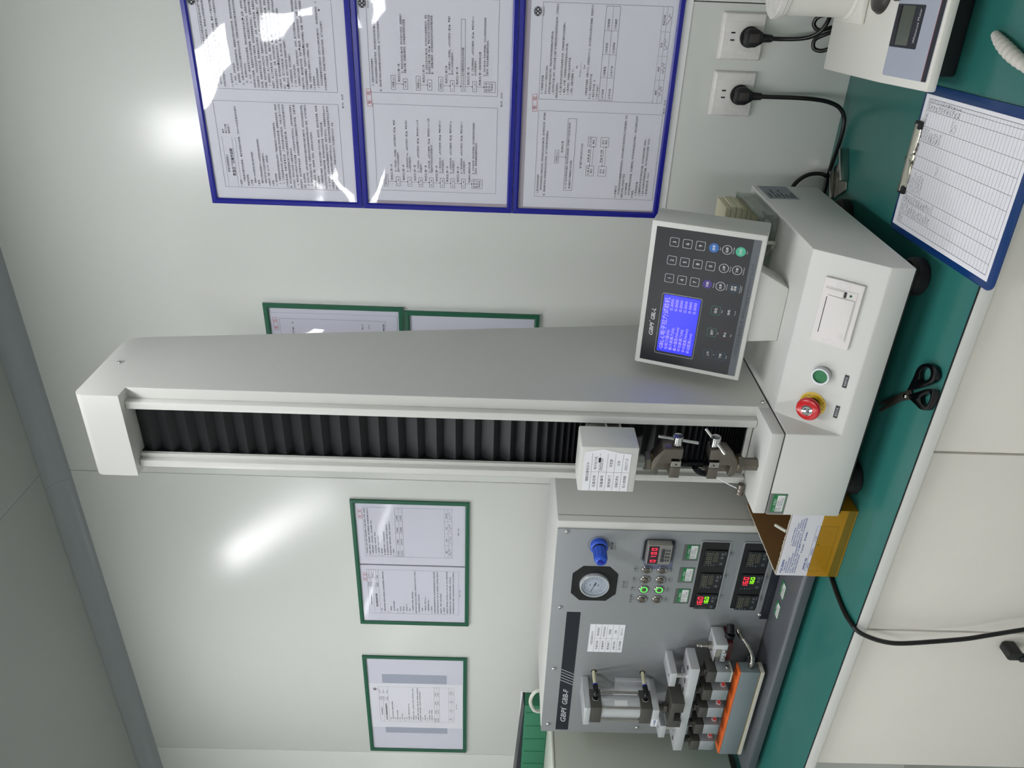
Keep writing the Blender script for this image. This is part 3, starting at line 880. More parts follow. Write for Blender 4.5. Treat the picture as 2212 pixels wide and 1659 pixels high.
# ---- green frames left of the column
s4 = sheet(-1.537, -1.318, 1.5065, 1.8035, 'right hand page in the green frame left of the column, with a table and signatures', 'paper_lilac', -.0030)
s5 = sheet(-1.7605, -1.5415, 1.5065, 1.8035, 'left hand page in the green frame left of the column, with a header table', 'paper_lilac', -.0033)
p = Print('print', 'ink_dim', s4, (0, -.0030, 0)); g = Print('rules', 'ink_grey', s4, (0, -.0030, 0))
g.box(-1.508, 1.543, -1.333, 1.784, .0005)
T4 = [(.006, '7．热封时间结束后，自动松开，取出试样，按标准进行剥离试验，并记录数据，重复测试，取平均值，试验结束后。', .172), (.006, '关闭电源，清理热封头，保持设备清洁，并填写设备使用记录，做好设备的日常维护与保养工作。', .172), (.006, '8．设备使用注意事项：1、操作时注意安全；2、热封头高温禁触摸，请注意。', .130), (.006, '9．热封头应保持清洁，不得沾染杂物，注意安全。', .090), (.006, '10．设备不用时，关闭电源，注意防尘。', .078), (.002, '六、维护保养', None),
      (.006, '●  定期检查气源压力，定期清洁仪器表面。', .092), (.006, '●  定期对热封头进行校准，发现问题及时上报维修处理。', .118), (.006, '●  设备应由专人操作，使用时应注意安全，检查电源，请勿带电维修一次。', .128), (.002, '七、下发部门', None)]
lines(p, -1.508, 1.7775, T4, .0082, .0047, 0)
g.box(-1.5065, 1.6775, -1.337, 1.6975, .0006); g.line(-1.5065, 1.6875, -1.337, 1.6875)
for k in range(4):
    g.line(-1.5065 + .0424 * k, 1.6775, -1.5065 + .0424 * k, 1.6975)
    p.text(('□行政部', '□销售部', '□财务部', '□采购部')[k], -1.504 + .0424 * k, 1.6905, .0046); p.text(('☑技术部', '☑生产部', '☑品质部', '□仓储部')[k], -1.504 + .0424 * k, 1.6805, .0046)
g.line(-1.505, 1.5635, -1.333, 1.5635); g.line(-1.505, 1.5535, -1.333, 1.5535)
for k in range(4):
    g.line(-1.505 + .043 * k, 1.543, -1.505 + .043 * k, 1.5635)
    p.text(('编制', '审核', '批准', '签发日期')[k], -1.486 + .043 * k, 1.5562, .0046, None, 'c')
    p.scrawl(-1.500 + .043 * k, 1.544, .028, .009, 40 + k, 12, .0006)
p.text('第2页，共2页', -1.424, 1.5235, .0044)
stamp(s4, -1.3565, 1.7915, -.0030, .05)
p = Print('print', 'ink_dim', s5, (0, -.0033, 0)); g = Print('rules', 'ink_grey', s5, (0, -.0033, 0))
g.box(-1.7295, 1.5245, -1.5575, 1.7855, .0005)
for z in (1.7535,):
    g.line(-1.7295, z, -1.5575, z)
g.line(-1.7295, 1.7705, -1.625, 1.7705); g.line(-1.625, 1.7535, -1.625, 1.7855); g.line(-1.597, 1.7535, -1.597, 1.7855)
for k in range(4):
    g.line(-1.625, 1.7791 - .0064 * k, -1.5575, 1.7791 - .0064 * k)
for k in range(5):
    p.text(('文件编号', '版本/版次', '修订日期', '页    次', '编制部门')[k], -1.622, 1.7805 - .0064 * k, .0042)
    p.text(('SW-WI-02', 'A/0', '2020.05.20', '1/2', '技术部')[k], -1.592, 1.7805 - .0064 * k, .0042)
p.text('标准化管理规程之', -1.695, 1.7755, .0050)
p.text('热封试验仪操作说明', -1.7035, 1.7595, .0068, .052, bold=.012)
T5 = [(.002, '一、目的', None), (.008, '规范热封试验仪的操作，确保操作人员正确使用设备，保证试验数据的准确可靠性，保障设备的正常运行。', .168), (.004, '行。', None), (.002, '二、适用范围', None), (.010, '适用于热封试验仪的操作。', .052), (.002, '三、职责', None), (.010, '技术部  操作人员', .030), (.002, '四、操作步骤', None), (.008, '1．检查设备电源，气源。', .040), (.008, '2．开机预热。', .022),
      (.008, '3．设定温度参数，按设定键，调整到所需温度。', .090), (.002, '按所需的热封温度，时间及压力进行设定，待温度稳定后，将试样放置于热封头之间进行热封，踩下脚踏开关。', .170), (.006, '热封试样规格按标准要求，按方向裁剪试样。', .080), (.008, '4．试样准备。', .026), (.008, '5．裁取试样，宽度为15mm。', .070), (.008, '6．将裁好的试样放入热封头。', .060), (.004, '五、注意事项', None),
      (.004, '热封温度设定时应按从低到高的顺序进行设定，每次升温后需等待温度稳定后再进行试验，避免温度过冲影响。', .170), (.004, '操作过程中严禁将手伸入热封头之间，防止烫伤，压伤，设备出现异常时，应立即切断电源，通知维修人员。', .170), (.004, '设备运行时，不得离开（操作人员应做好）。', .090), (.002, '六、参数设定：', None), (.004, '热封温度的设定，按照产品的要求，温度一般设定在120-180℃，压力0.2-0.4MPa，时间1.0s，根据具体材料来调整', .170), (.004, '温度控制器按SET键进入设定状态，按▲▼键调节数值，再按SET键确认，上温下温分别设定。', .152), (.004, '时间继电器按拨码开关进行设定，所需时间，到达设定的时间后热封头自动抬起，完成一次热封试验操作过程。', .170)]
lines(p, -1.7295, 1.7475, T5, .0091, .0046, 0)
p.text('第1页，共2页', -1.655, 1.5195, .0044)
stamp(s5, -1.586, 1.7915, -.0033, .0)
boxp('inner_gap', 'ink_grey', s4, -1.5412, -1.5373, -.0026, -.0024, 1.5065, 1.8035, 0)
# ---- leftmost green frame
s6 = sheet(-2.3615, -1.9235, 1.5105, 1.8085, 'pale grey mounting sheet filling the leftmost green frame', 'paper_lilac', -.0026, .0004, 'backing sheet')
for a, b in ((-2.0370, -1.9965), (-2.2815, -2.2535)):
    boxp('tape_strip', 'paper_bluegrey', s6, a, b, -.0028, -.0027, 1.562, 1.7645, 0)
s7 = sheet(-2.2525, -2.0375, 1.5115, 1.8090, 'narrow white instruction page in the middle of the leftmost green frame', 'paper', -.0034, .0005)
p = Print('print', 'ink_dim', s7, (0, -.0034, 0)); g = Print('rules', 'ink_grey', s7, (0, -.0034, 0))
g.box(-2.2225, 1.540, -2.0535, 1.7785, .0004)
g.line(-2.2225, 1.749, -2.0535, 1.749); g.line(-2.2225, 1.7655, -2.119, 1.7655); g.line(-2.119, 1.749, -2.119, 1.7785)
for k in range(5):
    p.text(('文件编号', '版本/版次', '修订日期', '页    次', '编制部门')[k], -2.116, 1.7735 - .0058 * k, .0040); p.text(('SW-WI-05', 'A/0', '2020.05.20', '1/1', '技术部')[k], -2.085, 1.7735 - .0058 * k, .0040)
p.text('标准化管理规程之', -2.1905, 1.7695, .0048)
p.text('电子拉力试验机操作规程说明书', -2.2145, 1.7545, .0066, .080, bold=.012)
T7 = [(.004, '一、目的', None), (.012, '规范电子拉力机的操作，确保操作人员正确使用。', .100), (.004, '二、范围', None), (.010, '适用于电子拉力机的操作。', .058), (.004, '三、职责', None), (.010, '技术部  操作人员', .040), (.004, '四、操作', None), (.008, '1．开机', None), (.008, '打开电源开关，仪器进入主界面，预热三十分钟。', .090), (.008, '2．试样', None), (.008, '按标准裁取试样，宽度15mm，将试样夹持在上下夹具之间，确保试样不打滑，平直居中。', .165),
      (.008, '3．参数设定', None), (.008, '按功能键进入参数设定，设定试样宽度，试验速度，标距，试验类型等参数，确认后返回主界面。', .166), (.004, '按运行键开始试验，试样断裂后自动停止，记录显示数据，按回位键返回初始位置。', .150), (.008, '4．打印', None), (.008, '按打印键打印试验结果。', .036), (.004, '五、注意', None), (.008, '严禁超载使用，注意安全。', .062), (.008, '定期校准力值，保持清洁。', .062), (.004, '六、下发', None)]
lines(p, -2.2225, 1.743, T7, .0074, .0042, 0)
g.box(-2.2215, 1.587, -2.0545, 1.603, .0005); g.line(-2.2215, 1.595, -2.0545, 1.595)
for k in range(4):
    g.line(-2.2215 + .0418 * k, 1.587, -2.2215 + .0418 * k, 1.603)
    p.text(('□行政部', '□销售部', '□财务部', '□采购部')[k], -2.219 + .0418 * k, 1.5972, .0040); p.text(('☑技术部', '☑生产部', '☑品质部', '□仓储部')[k], -2.219 + .0418 * k, 1.5892, .0040)
g.line(-2.2225, 1.557, -2.0535, 1.557); g.line(-2.2225, 1.5485, -2.0535, 1.5485)
for k in range(4):
    p.text(('编制', '审核', '批准', '签发日期')[k], -2.206 + .0425 * k, 1.5505, .0040, None, 'c')
    p.scrawl(-2.216 + .0425 * k, 1.5405, .018, .008, 60 + k, 8, .0005)
p.text('第1页，共1页', -2.155, 1.530, .0040)
logo(s7, -2.066, 1.7895, -.0034, .0055)
# ---- frames behind the column
s8 = sheet(-1.195, -.7535, 1.6635, 1.9625, 'grey mounting sheet in the upper green frame behind the column', 'paper_lilac', -.0026, .0004, 'backing sheet')
s9 = sheet(-.975, -.766, 1.668, 1.962, 'document page in the upper green frame behind the column', 'paper_lilac', -.0034, .0005)
p = Print('print', 'ink_dim', s9, (0, -.0034, 0)); g = Print('rules', 'ink_grey', s9, (0, -.0034, 0))
g.box(-.955, 1.695, -.780, 1.941, .0005)
p.text('白度仪操作规程，试样放置平整，并', -.905, 1.909, .0047, .118)
p.text('校正键，确认后操作使用，取下', -.900, 1.747, .0047, .112); p.text('后白板放置，参数，(3)', -.9, 1.732, .0047, .110); p.text('维护保养，注意清洁', -.885, 1.698, .0047, .098)
p.text('3.', -.822, 1.930, .0047)
stamp(s9, -.795, 1.9505, -.0034, .05)
s10 = sheet(-1.203, -.7615, 1.3485, 1.638, 'blank grey sheet in the lower green frame behind the column', 'paper_lilac', -.0026, .0004, 'backing sheet')

# ================================================================== small shared builders
def screw(parent, pos, d, r=.005, m='chrome', name='screw'):
    bm = nb()
    add_lathe(bm, pos, d, [(r, 0), (r, r * .35), (r * .85, r * .62), (r * .5, r * .8), (r * .42, r * .8), (r * .38, r * .45), (0, r * .45)], 14)
    return obj(name, bm, m, parent)

def local_part(name, m, parent, M, build, smooth=True):
    bm = nb()
    build(bm)
    bmesh.ops.transform(bm, matrix=M, verts=bm.verts)
    return obj(name, bm, m, parent, smooth)

def cert_sticker(parent, O, R, U, w=.040, h=.025, film=True):
    """small calibration sticker: green card with a white field, in a clear film; O is its lower left corner"""
    O, R, U = Vector(O), Vector(R).normalized(), Vector(U).normalized()
    N = R.cross(U)
    def slab(name, m, par, x0, y0, x1, y1, a, b):
        bm = nb()
        c = [O + R * x + U * y + N * k for k in (a, b) for x, y in ((x0, y0), (x1, y0), (x1, y1), (x0, y1))]
        add_poly(bm, ((3, 2, 1, 0), (4, 5, 6, 7), (0, 1, 5, 4), (1, 2, 6, 5), (2, 3, 7, 6), (3, 0, 4, 7)), 0, 2, c)
        return obj(name, bm, m, par, False)
    st = slab('calibration_sticker', 'label_green', parent, 0, 0, w, h, .0002, .0006)
    if film:
        slab('sticker_film', 'sticker_film', st, -w * .13, -h * .1, w * 1.05, h * 1.28, .00005, .00018)
    slab('white_field', 'label_white', st, w * .03, h * .1, w * .95, h * .66, .0006, .0008)
    p = Print('lettering', 'ink_white', st, O, R, U, .0007)
    p.text('校准证', w * .38, h * .73, h * .2, w * .36)
    p.text('Lianzhong', w * .05, h * .75, h * .14, w * .2, shear=.3)
    p.line(w * .06, h * .05, w * .94, h * .05, h * .02)
    q = Print('print', 'ink', st, O, R, U, .00095)
    for k, (a, b) in enumerate((('设备编号', 'GMZ01'), ('校准日期', '2023.05'), ('有效日期', '2024.05'))):
        q.text(a, w * .06, h * (.53 - .155 * k), h * .13, w * .22)
        q.text(b, w * .34, h * (.53 - .155 * k), h * .13, w * .3)
        q.line(w * .33, h * (.51 - .155 * k), w * .9, h * (.51 - .155 * k), h * .012)
    q.text('编制', w * .66, h * .2, h * .12)
    return st

def id_card(parent, O, R, U, w, h, rows, title, m='paper', bend=None):
    """paper equipment card with a title row and five rows of two columns"""
    O, R, U = Vector(O), Vector(R).normalized(), Vector(U).normalized()
    N = R.cross(U)
    out = bend or [(0, 0), (w, 0), (w, h), (0, h)]
    bm = nb()
    n = len(out)
    V = [O + R * x + U * y + N * .0002 for x, y in out] + [O + R * x + U * y + N * .0006 for x, y in out]
    add_poly(bm, [tuple(range(n))[::-1], tuple(range(n, 2 * n))] + [(k, (k + 1) % n, n + (k + 1) % n, n + k) for k in range(n)], 0, 2, V)
    c = obj('equipment_card', bm, m, parent, False)
    p = Print('print', 'ink', c, O, R, U, .0008)
    dz = h / 6
    p.text(title, w * .5, h - dz * .68, dz * .42, w * .5, 'c')
    for k in range(1, 6):
        p.line(.001, h - dz * k, w - .001, h - dz * k, .0004)
    p.line(w * .5, 0.001, w * .5, h - dz, .0004)
    for k, (a, b) in enumerate(rows):
        p.text(a, w * .25, h - dz * (k + 1.66), dz * .42, w * .32, 'c')
        p.text(b, w * .74, h - dz * (k + 1.66), dz * .42, None, 'c')
    return c, p

# ================================================================== the tensile tester
S_T = 0.984236
XF = Matrix.Translation(CAM) @ Matrix.Scale(S_T, 4) @ Matrix.Translation(-CAM)
_c = XF @ Vector((-.66, -.29, .79))
tester = thing('tensile_tester', (_c.x, _c.y, TZ), 'tall off white tensile testing machine with a tilted keypad console', 'testing machine')
XL, XM, XR = -.905, -.726, -.416
YF, YB, ZB, ZS, ZT, YS_ = -.513, -.068, .79, .8285, .925, -.438
V = [(XL, YF, ZB), (XR, YF, ZB), (XR, YF, ZS), (XM, YF, ZS), (XM, YF, ZT), (XL, YF, ZT), (XM, YS_, ZT), (XR, YS_, ZT), (XR, YB, ZT), (XL, YB, ZT), (XR, YB, ZB), (XL, YB, ZB)]
bm = nb()
add_poly(bm, [(0, 1, 2, 3, 4, 5), (3, 2, 7, 6), (3, 6, 4), (5, 4, 6, 7, 8, 9), (1, 10, 8, 7, 2), (0, 5, 9, 11), (11, 9, 8, 10), (0, 11, 10, 1)], .0022, 2, V)
base = obj('base', bm, 'machine_white', tester)
boxp('shade_plate', 'black', tester, XL + .004, XR - .004, YF + .004, YB - .004, .7862, .7898, 0)  # black plate added to kill bounced light and deepen the shade below the base
for x, y in ((-.455, -.445), (-.865, -.445), (-.455, -.12), (-.865, -.12)):
    bm = nb(); add_lathe(bm, (x, y, .7392), (0, 0, 1), [(.027, 0), (.031, .004), (.031, .020), (.026, .026), (.014, .028), (.014, .0512)], 26)
    obj('foot', bm, 'black_rubber', tester)
for x in (-.735, -.842):
    bm = nb(); add_lathe(bm, (x, -.497, .7905), (0, 0, -1), [(.0065, 0), (.0065, .005), (.004, .0075), (0, .008)], 14)
    obj('bolt', bm, 'tube_white', tester)
# column foot plate, with a thin shadow joint below it
boxp('foot_plate', 'machine_white', tester, XL + .002, XM - .0005, YF, -.4245, .9275, .950, .0018)
boxp('joint', 'black', tester, XL + .003, XM - .002, YF + .004, -.10, .9245, .9278, 0)
# column shell: a profile with rounded head, open channel at the front
NF, FE = -.455, -.424
def prof(front):
    top = [(NF, 2.101)] + [(NF + .017 - .017 * math.cos(t), 2.165 + .017 * math.sin(t)) for t in [PI / 2 * k / 8 for k in range(9)]]
    rr = .035
    top += [(-.268, 2.182)] + [(-.257 + rr * math.sin(t) * .95, 2.147 + rr * math.cos(t)) for t in [PI / 2 * .92 * k / 8 for k in range(1, 9)]]
    return [(front, .9285), (front, 2.101)] + top + [(-.0665, .9285)]
bm = nb()
add_prism(bm, prof(FE), 'x', XM - .0445, XM)
add_prism(bm, prof(FE), 'x', -.902, -.866)
for e in [e for e in bm.edges if abs(e.verts[0].co.x - e.verts[1].co.x) < 1e-6 and (abs(e.verts[0].co.x - XM) < 1e-5 or abs(e.verts[0].co.x + .902) < 1e-5)]:
    e.select = True
bmesh.ops.bevel(bm, geom=[e for e in bm.edges if e.select], offset=.0014, segments=2, profile=.5, affect='EDGES', clamp_overlap=True)
add_prism(bm, prof(-.398), 'x', -.866, XM - .0445)
obj('column', bm, 'machine_white', tester, angle=.5)
screw(tester, (XM, -.333, 2.151), (1, 0, 0), .0045)
screw(tester, (XM, -.409, .9365), (1, 0, 0), .0045)
boxp('rail', 'machine_white', tester, -.7625, -.7465, -.4405, -.4245, .9505, 2.1005, .0022)
boxp('rail', 'machine_white', tester, -.8905, -.8755, -.4405, -.4245, .9505, 2.1005, .0022)
boxp('rail_cover', 'machine_white', tester, -.8755, -.8665, -.4300, -.4245, .9505, 2.1005, .0006)
boxp('sill', 'machine_white', tester, -.866, -.7705, -.4245, -.399, .9505, .9595, .0006)
def bellows(zs, yb=-.4110, yf=-.4232):
    bm = nb()
    rows = []
    for i, z in enumerate(zs):
        y = yf if i % 2 else yb
        rows.append([bm.verts.new((x, y, z)) for x in (-.8660, -.7690)])
    for a, b in zip(rows, rows[1:]):
        bm.faces.new((a[0], a[1], b[1], b[0]))
    return bm
zs, z, k = [], 2.100, 0
while z > 1.262:
    zs.append(z)
    f = min(1, max(0, (1.45 - z) / .16))
    pitch = .0358 * (1 - f) + .010 * f
    z -= pitch * (.36 if k % 2 else .64)
    k += 1
zs.append(1.255)
for xa in (-.8660, -.7704):
    boxp('channel_shade', 'black', tester, xa - .0002 if xa > -.8 else xa, xa if xa > -.8 else xa + .0004, -.4238, -.3985, .9605, 2.1000, 0)  # black strips added as shade over the lit channel walls beside the bellows
obj('upper_bellows', bellows(zs), 'bellows', tester, False)
zs, z, k = [], 1.195, 0
while z > .962:
    zs.append(z)
    f = min(1, max(0, (1.175 - z) / .20))
    pitch = .024 * (1 - f) ** 1.4 + .0042
    z -= pitch * .5
    k += 1
zs.append(.960)
obj('lower_bellows', bellows(zs), 'bellows', tester, False)
# crosshead with its card
cross = boxp('crosshead', 'machine_white', tester, -.857, -.760, -.520, -.4525, 1.177, 1.2785, .0028)
boxp('carriage', 'machine_grey', tester, -.835, -.775, -.4525, -.4190, 1.196, 1.262, .0008)
boxp('carriage_arm', 'machine_white', tester, -.7765, -.7690, -.4525, -.4190, 1.2245, 1.2265, 0)
boxp('carriage_arm', 'machine_white', tester, -.7765, -.7690, -.4525, -.4190, 1.1985, 1.2005, 0)
card, cp = id_card(cross, (-.854, -.5203, 1.190), (1, 0, 0), (0, 0, 1), .0825, .0815,
                   [('设备名称', '电子拉力机'), ('设备编号', ''), ('使用部门', '实验室'), ('设备负责人', '马伟'), ('投入使用期', '')], '辅助设备标识卡', 'paper',
                   [(0, 0), (.0815, 0), (.0830, .020), (.0905, .0495), (.0835, .0815), (0, .0815)])
cp.text('GMZ202307', .0445, .0485, .0068, .028, shear=.25); cp.text('2023.7.12', .0455, .0045, .0068, .026, shear=.25); cp.rect(.062, .0525, .072, .0565)
# ---- grips
GX, GY = -.8085, -.478
def grip(name, flip, z0):
    """wedge-screw grip built hanging downwards from z0; flip=-1 turns it upside down to stand on a post"""
    def Z(dz):
        return z0 - flip * dz
    body_pts = [(-.809, 0.0), (-.800, .003), (-.781, .018), (-.779, .024), (-.779, .0535), (-.800, .0535), (-.800, .0345), (-.8105, .0345), (-.8115, .0135), (-.8150, .0125), (-.8340, .0145), (-.8365, .009), (-.829, .0)]
    bm = nb(); add_prism(bm, [(x, Z(d)) for x, d in body_pts], 'y', -.4930, -.4630, .0012)
    g = obj(name, bm, 'steel_dull', tester)
    bm = nb()
    add_box(bm, -.8165, -.8040, -.4950, -.4610, min(Z(.0345), Z(.0525)), max(Z(.0345), Z(.0525)), .0008)
    j = obj('moving_jaw', bm, 'steel', g)
    bm = nb(); cyl(bm, (-.8102, -.4951, Z(.044)), (0, -1, 0), .0017, .0003, 14)
    obj('jaw_hole', bm, 'black', j)
    bm = nb()
    add_box(bm, -.8405, -.8172, -.4950, -.4610, min(Z(.0345), Z(.0525)), max(Z(.0345), Z(.0525)), .0008)
    add_box(bm, -.8385, -.8150, -.474, -.462, min(Z(.010), Z(.0350)), max(Z(.010), Z(.0350)), .0008)
    obj('fixed_jaw', bm, 'steel_dull', g)
    bm = nb()
    add_lathe(bm, (-.8035, GY, Z(.044)), (1, 0, 0), [(.0045, 0), (.0045, .024), (.0045, .0265), (.0092, .0265), (.0092, .0435), (.0085, .0445), (0, .0445)], 24)
    obj('clamp_screw', bm, 'chrome', g)
    bm = nb()
    if flip > 0:
        a, b = Vector((-.7680, GY, Z(.044) + .036)), Vector((-.7680, GY, Z(.044) - .038))
        a.x += .006; b.x -= .006
    else:
        a, b = Vector((-.752, GY + .014, Z(.044) + .018)), Vector((-.7845, GY - .018, Z(.044) - .016))
    d = (b - a)
    cyl(bm, a, d, .0030, d.length, 16, .0006)
    obj('tee_bar', bm, 'chrome', g)
    bm = nb(); add_lathe(bm, (GX - .008, GY, Z(-.0115)), (0, 0, -flip), [(.0165, 0), (.0185, .0018), (.0185, .0095), (.0165, .0115)], 6, .3)
    obj('lock_nut', bm, 'steel_dull', g)
    bm = nb(); add_lathe(bm, (GX - .008, GY, Z(-.0008)), (0, 0, flip), [(.0150, -.0032), (.0150, .0008)], 24)
    obj('washer', bm, 'carton_tape_dark', g)
    bm = nb()
    if flip > 0:
        add_lathe(bm, (GX - .008, GY, Z(-.0110)), (0, 0, 1), [(.0120, 0), (.0120, .0225)], 6, .3)
    else:
        add_lathe(bm, (GX - .008, GY, .9495), (0, 0, 1), [(.0120, 0), (.0120, .0290)], 6, .3)
    obj('hex_post', bm, 'steel_dull' if flip < 0 else 'machine_grey', g)
    return g
grip('upper_grip', 1, 1.1455)
grip('lower_grip', -1, .9895)
bm = nb(); add_lathe(bm, (-.8830, -.452, .9585), (-1, 0, 0), [(.0062, 0), (.0062, .008), (.0070, .009), (.0070, .016), (.0062, .017), (.0070, .018), (.0070, .022), (.0060, .0232)], 18)
obj('knurled_knob', bm, 'steel_dull', tester)
# ---- display console on its neck
TILT = math.radians(20)
CC = Vector((-.5585, -.345, 1.0725))
CR = Matrix.Rotation(-TILT, 4, 'X')
CM = Matrix.Translation(CC) @ CR
CU = Vector((0, math.sin(TILT), math.cos(TILT)))
console = local_part('console', 'machine_white', tester, CM, lambda b: add_box(b, -.141, .141, 0, .0775, -.0985, .0985, .0026))
keypad = local_part('keypad', 'keypad', console, CM, lambda b: add_box(b, -.1320, .1310, -.0007, .0, -.0898, .0892))
local_part('keypad_strip', 'keypad_strip', keypad, CM, lambda b: add_box(b, -.1320, .1310, -.0010, -.0006, -.0898, -.0772))
def cp_(name, m, off=.0009, par=None):
    return Print(name, m, par or keypad, CC, (1, 0, 0), CU, off)
lcd = local_part('display', 'lcd_blue', console, CM, lambda b: add_box(b, -.1080, .0070, -.0011, -.0006, -.0066, .0591))
p = Print('display_text', 'lcd_text', lcd, CC, (1, 0, 0), CU, .0013)
p.text('GBL-L电子拉力试验机', -.1035, .0485, .0105, .105)
for k, (a, w) in enumerate((('当前力值(N):', .042), ('最大剥离力(N):', .047), ('最大强度(N/mm):', .050), ('平均剥离力(N):', .047), ('平均强度(N/mm):', .050), ('移动距离(mm):', .042))):
    p.text(a, -.1030, .0405 - .0083 * k, .0070, w)
    p.text('0.000', -.0225, .0405 - .0083 * k, .0072, .0225)
p = cp_('key_lettering', 'ink_white')
p.text('GBPI', -.0790, .0712, .0105, .0260, shear=.25, bold=.012); p.ring(-.0505, .0795, .0013, .0003, 12)
p.text('GBL-L', -.0470, .0712, .0105, .0230, shear=.25, bold=.012)
p.loop(rrect(-.1135, .0095, -.0095, .0632, .004), .0006)
KX = (.0389, .0729, .1067)
for r, row in enumerate(('123', '456', '789')):
    for q, ch in enumerate(row):
        x, y = KX[q], (.0552, .0324, .0096)[r]
        p.loop(rrect(x - .0081, x + .0081, y - .0080, y + .0080, .0022), .0007)
        p.text(ch, x, y - .0030, .0085, None, 'c')
p.loop(rrect(KX[1] - .0081, KX[1] + .0081, -.0209, -.0049, .0022), .0007); p.text('0', KX[1], -.0159, .0085, None, 'c')
for x, y, tt, en in ((KX[0], -.0358, '左移', 'Move Left'), (KX[1], -.0360, '上移', 'Move Up'), (KX[2], -.0360, '右移', 'Move Right'), (KX[1], -.0588, '下移', 'Move Down')):
    p.ring(x, y, .0083, .0007); p.text(tt, x, y - .0019, .0050, None, 'c', bold=.01); p.text(en, x, y - .0119, .0027, None, 'c')
for x, y, tt, en in ((KX[0], -.0127, '功能', 'Function'), (KX[2], -.0134, '清零', 'Zero'), (KX[2], -.0588, '打印', 'Print')):
    p.text(tt, x, y - .0019, .0050, None, 'c', bold=.01); p.text(en, x, y - .0119, .0027, None, 'c')
p.text('通讯', KX[0], -.0578, .0046, None, 'c', bold=.01); p.text('连接', KX[0], -.0630, .0046, None, 'c', bold=.01); p.text('Communication', KX[0], -.0702, .0024, None, 'c'); p.text('Connection', KX[0], -.0728, .0024, None, 'c')
for x, y, tt, en in ((-.0080, -.0354, '回位', 'Reset'), (-.0076, -.0583, '停机', 'Turn off'), (-.0518, -.0352, '运行', 'Run'), (-.0519, -.0584, '停止', 'Stop'), (-.0960, -.0349, '上升', 'Up'), (-.0962, -.0579, '下降', 'Down')):
    p.text(tt, x, y - .0020, .0053, None, 'c', bold=.01); p.text(en, x, y - .0118, .0027, None, 'c')
for m, off, fn in (('key_purple', .00082, lambda q: q.disc(KX[0], -.0127, .0083)), ('key_blue', .00082, lambda q: q.disc(KX[2], -.0134, .0085)), ('key_teal', .00082, lambda q: q.disc(KX[2], -.0588, .0085)),
                   ('line_blue', .0009, lambda q: (q.ring(KX[0], -.0588, .0083, .0007), q.loop(rrect(-.1045, -.0875, -.0430, -.0268, .002), .0007), q.loop(rrect(-.1047, -.0877, -.0660, -.0498, .002), .0007))),
                   ('line_green', .0009, lambda q: (q.loop(rrect(-.0165, .0005, -.0435, -.0273, .002), .0007), q.loop(rrect(-.0603, -.0433, -.0433, -.0271, .002), .0007))),
                   ('line_purple', .0009, lambda q: q.loop(rrect(-.0161, .0009, -.0664, -.0502, .002), .0007)), ('line_red', .0009, lambda q: q.loop(rrect(-.0604, -.0434, -.0665, -.0503, .002), .0007))):
    fn(cp_('key', m, off))
p = cp_('maker_lettering', 'ink_dark_grey', .0012)
p.text('广州标际包装设备有限公司', -.0955, -.0860, .0066, .0760); p.text('GBPI Packaging Instruments Co.,Ltd.', -.0165, -.0855, .0066, .1050, shear=.2)
bm = nb()                                                      # the neck widens upwards under the console
V = [(-.612, -.380, .9255), (-.511, -.380, .9255), (-.505, -.336, .9255), (-.618, -.336, .9255), (-.624, -.366, .990), (-.478, -.366, .990), (-.474, -.300, 1.000), (-.628, -.300, 1.000)]
add_poly(bm, ((3, 2, 1, 0), (4, 5, 6, 7), (0, 1, 5, 4), (1, 2, 6, 5), (2, 3, 7, 6), (3, 0, 4, 7)), .0015, 2, V)
obj('neck', bm, 'machine_white', tester)
bm = nb(); add_tube(bm, [(-.475, -.30, .985), (-.462, -.29, .955), (-.466, -.275, .930), (-.482, -.26, .926), (-.50, -.24, .9262)], .0035, 8); obj('console_cable', bm, 'tube_white', tester)
# ---- sloped control panel: printer, buttons
STILT = math.atan2(.6137, .7896)
SMx = Matrix.Translation((0, -.513, .8285)) @ Matrix.Rotation(-STILT, 4, 'X')
SU = Vector((0, math.sin(STILT), math.cos(STILT)))
SN = Vector((0, -math.cos(STILT), math.sin(STILT)))
SO = Vector((0, -.513, .8285))
def sp(x, t, d=0.0):
    return SO + Vector((x, 0, 0)) + SU * t + SN * d
printer = local_part('printer', 'printer_white', tester, SMx, lambda b: add_box(b, -.5680, -.4535, -.0065, -.0002, .0280, .0915, .0026))
local_part('printer_bed', 'printer_white', printer, SMx, lambda b: add_box(b, -.5548, -.4680, -.0075, -.0060, .0355, .0872, .0006))
pd = local_part('paper_door', 'printer_white', printer, SMx, lambda b: add_box(b, -.5520, -.4815, -.0098, -.0070, .0372, .0800, .0008))
local_part('paper_slot', 'black', printer, SMx, lambda b: add_box(b, -.5490, -.4850, -.0079, -.0073, .0801, .0815))
local_part('release_lever', 'printer_white', printer, SMx, lambda b: add_box(b, -.4805, -.4700, -.0096, -.0070, .0560, .0862, .0008))
local_part('lever_gap', 'black', printer, SMx, lambda b: add_box(b, -.4800, -.4702, -.0082, -.0074, .0520, .0555))
bm = nb(); cyl(bm, sp(-.4747, .0452, .0074), SN, .0020, .0010, 14); obj('indicator_light', bm, 'led_green_dark', printer)
p = Print('embossing', 'ink_silver', printer, SO, (1, 0, 0), SU, .0068)
for x0, x1 in ((-.4665, -.4560), (-.5665, -.5560)):
    p.line(x0, .0500, x1, .0500, .0005); p.line(x0, .0700, x1, .0700, .0005)
    p.loop([(q[0], q[1]) for q in rrect(x0 + .001, x1 - .0005, .0535, .0665, .0044)], .0004)
p2 = Print('door_mark', 'ink_silver', pd, SO, (1, 0, 0), SU, .0100); p2.box(-.5485, .0405, -.5415, .0475, .0004); p2.line(-.5475, .0420, -.5450, .0455, .0004); p2.line(-.5450, .0420, -.5425, .0455, .0004)
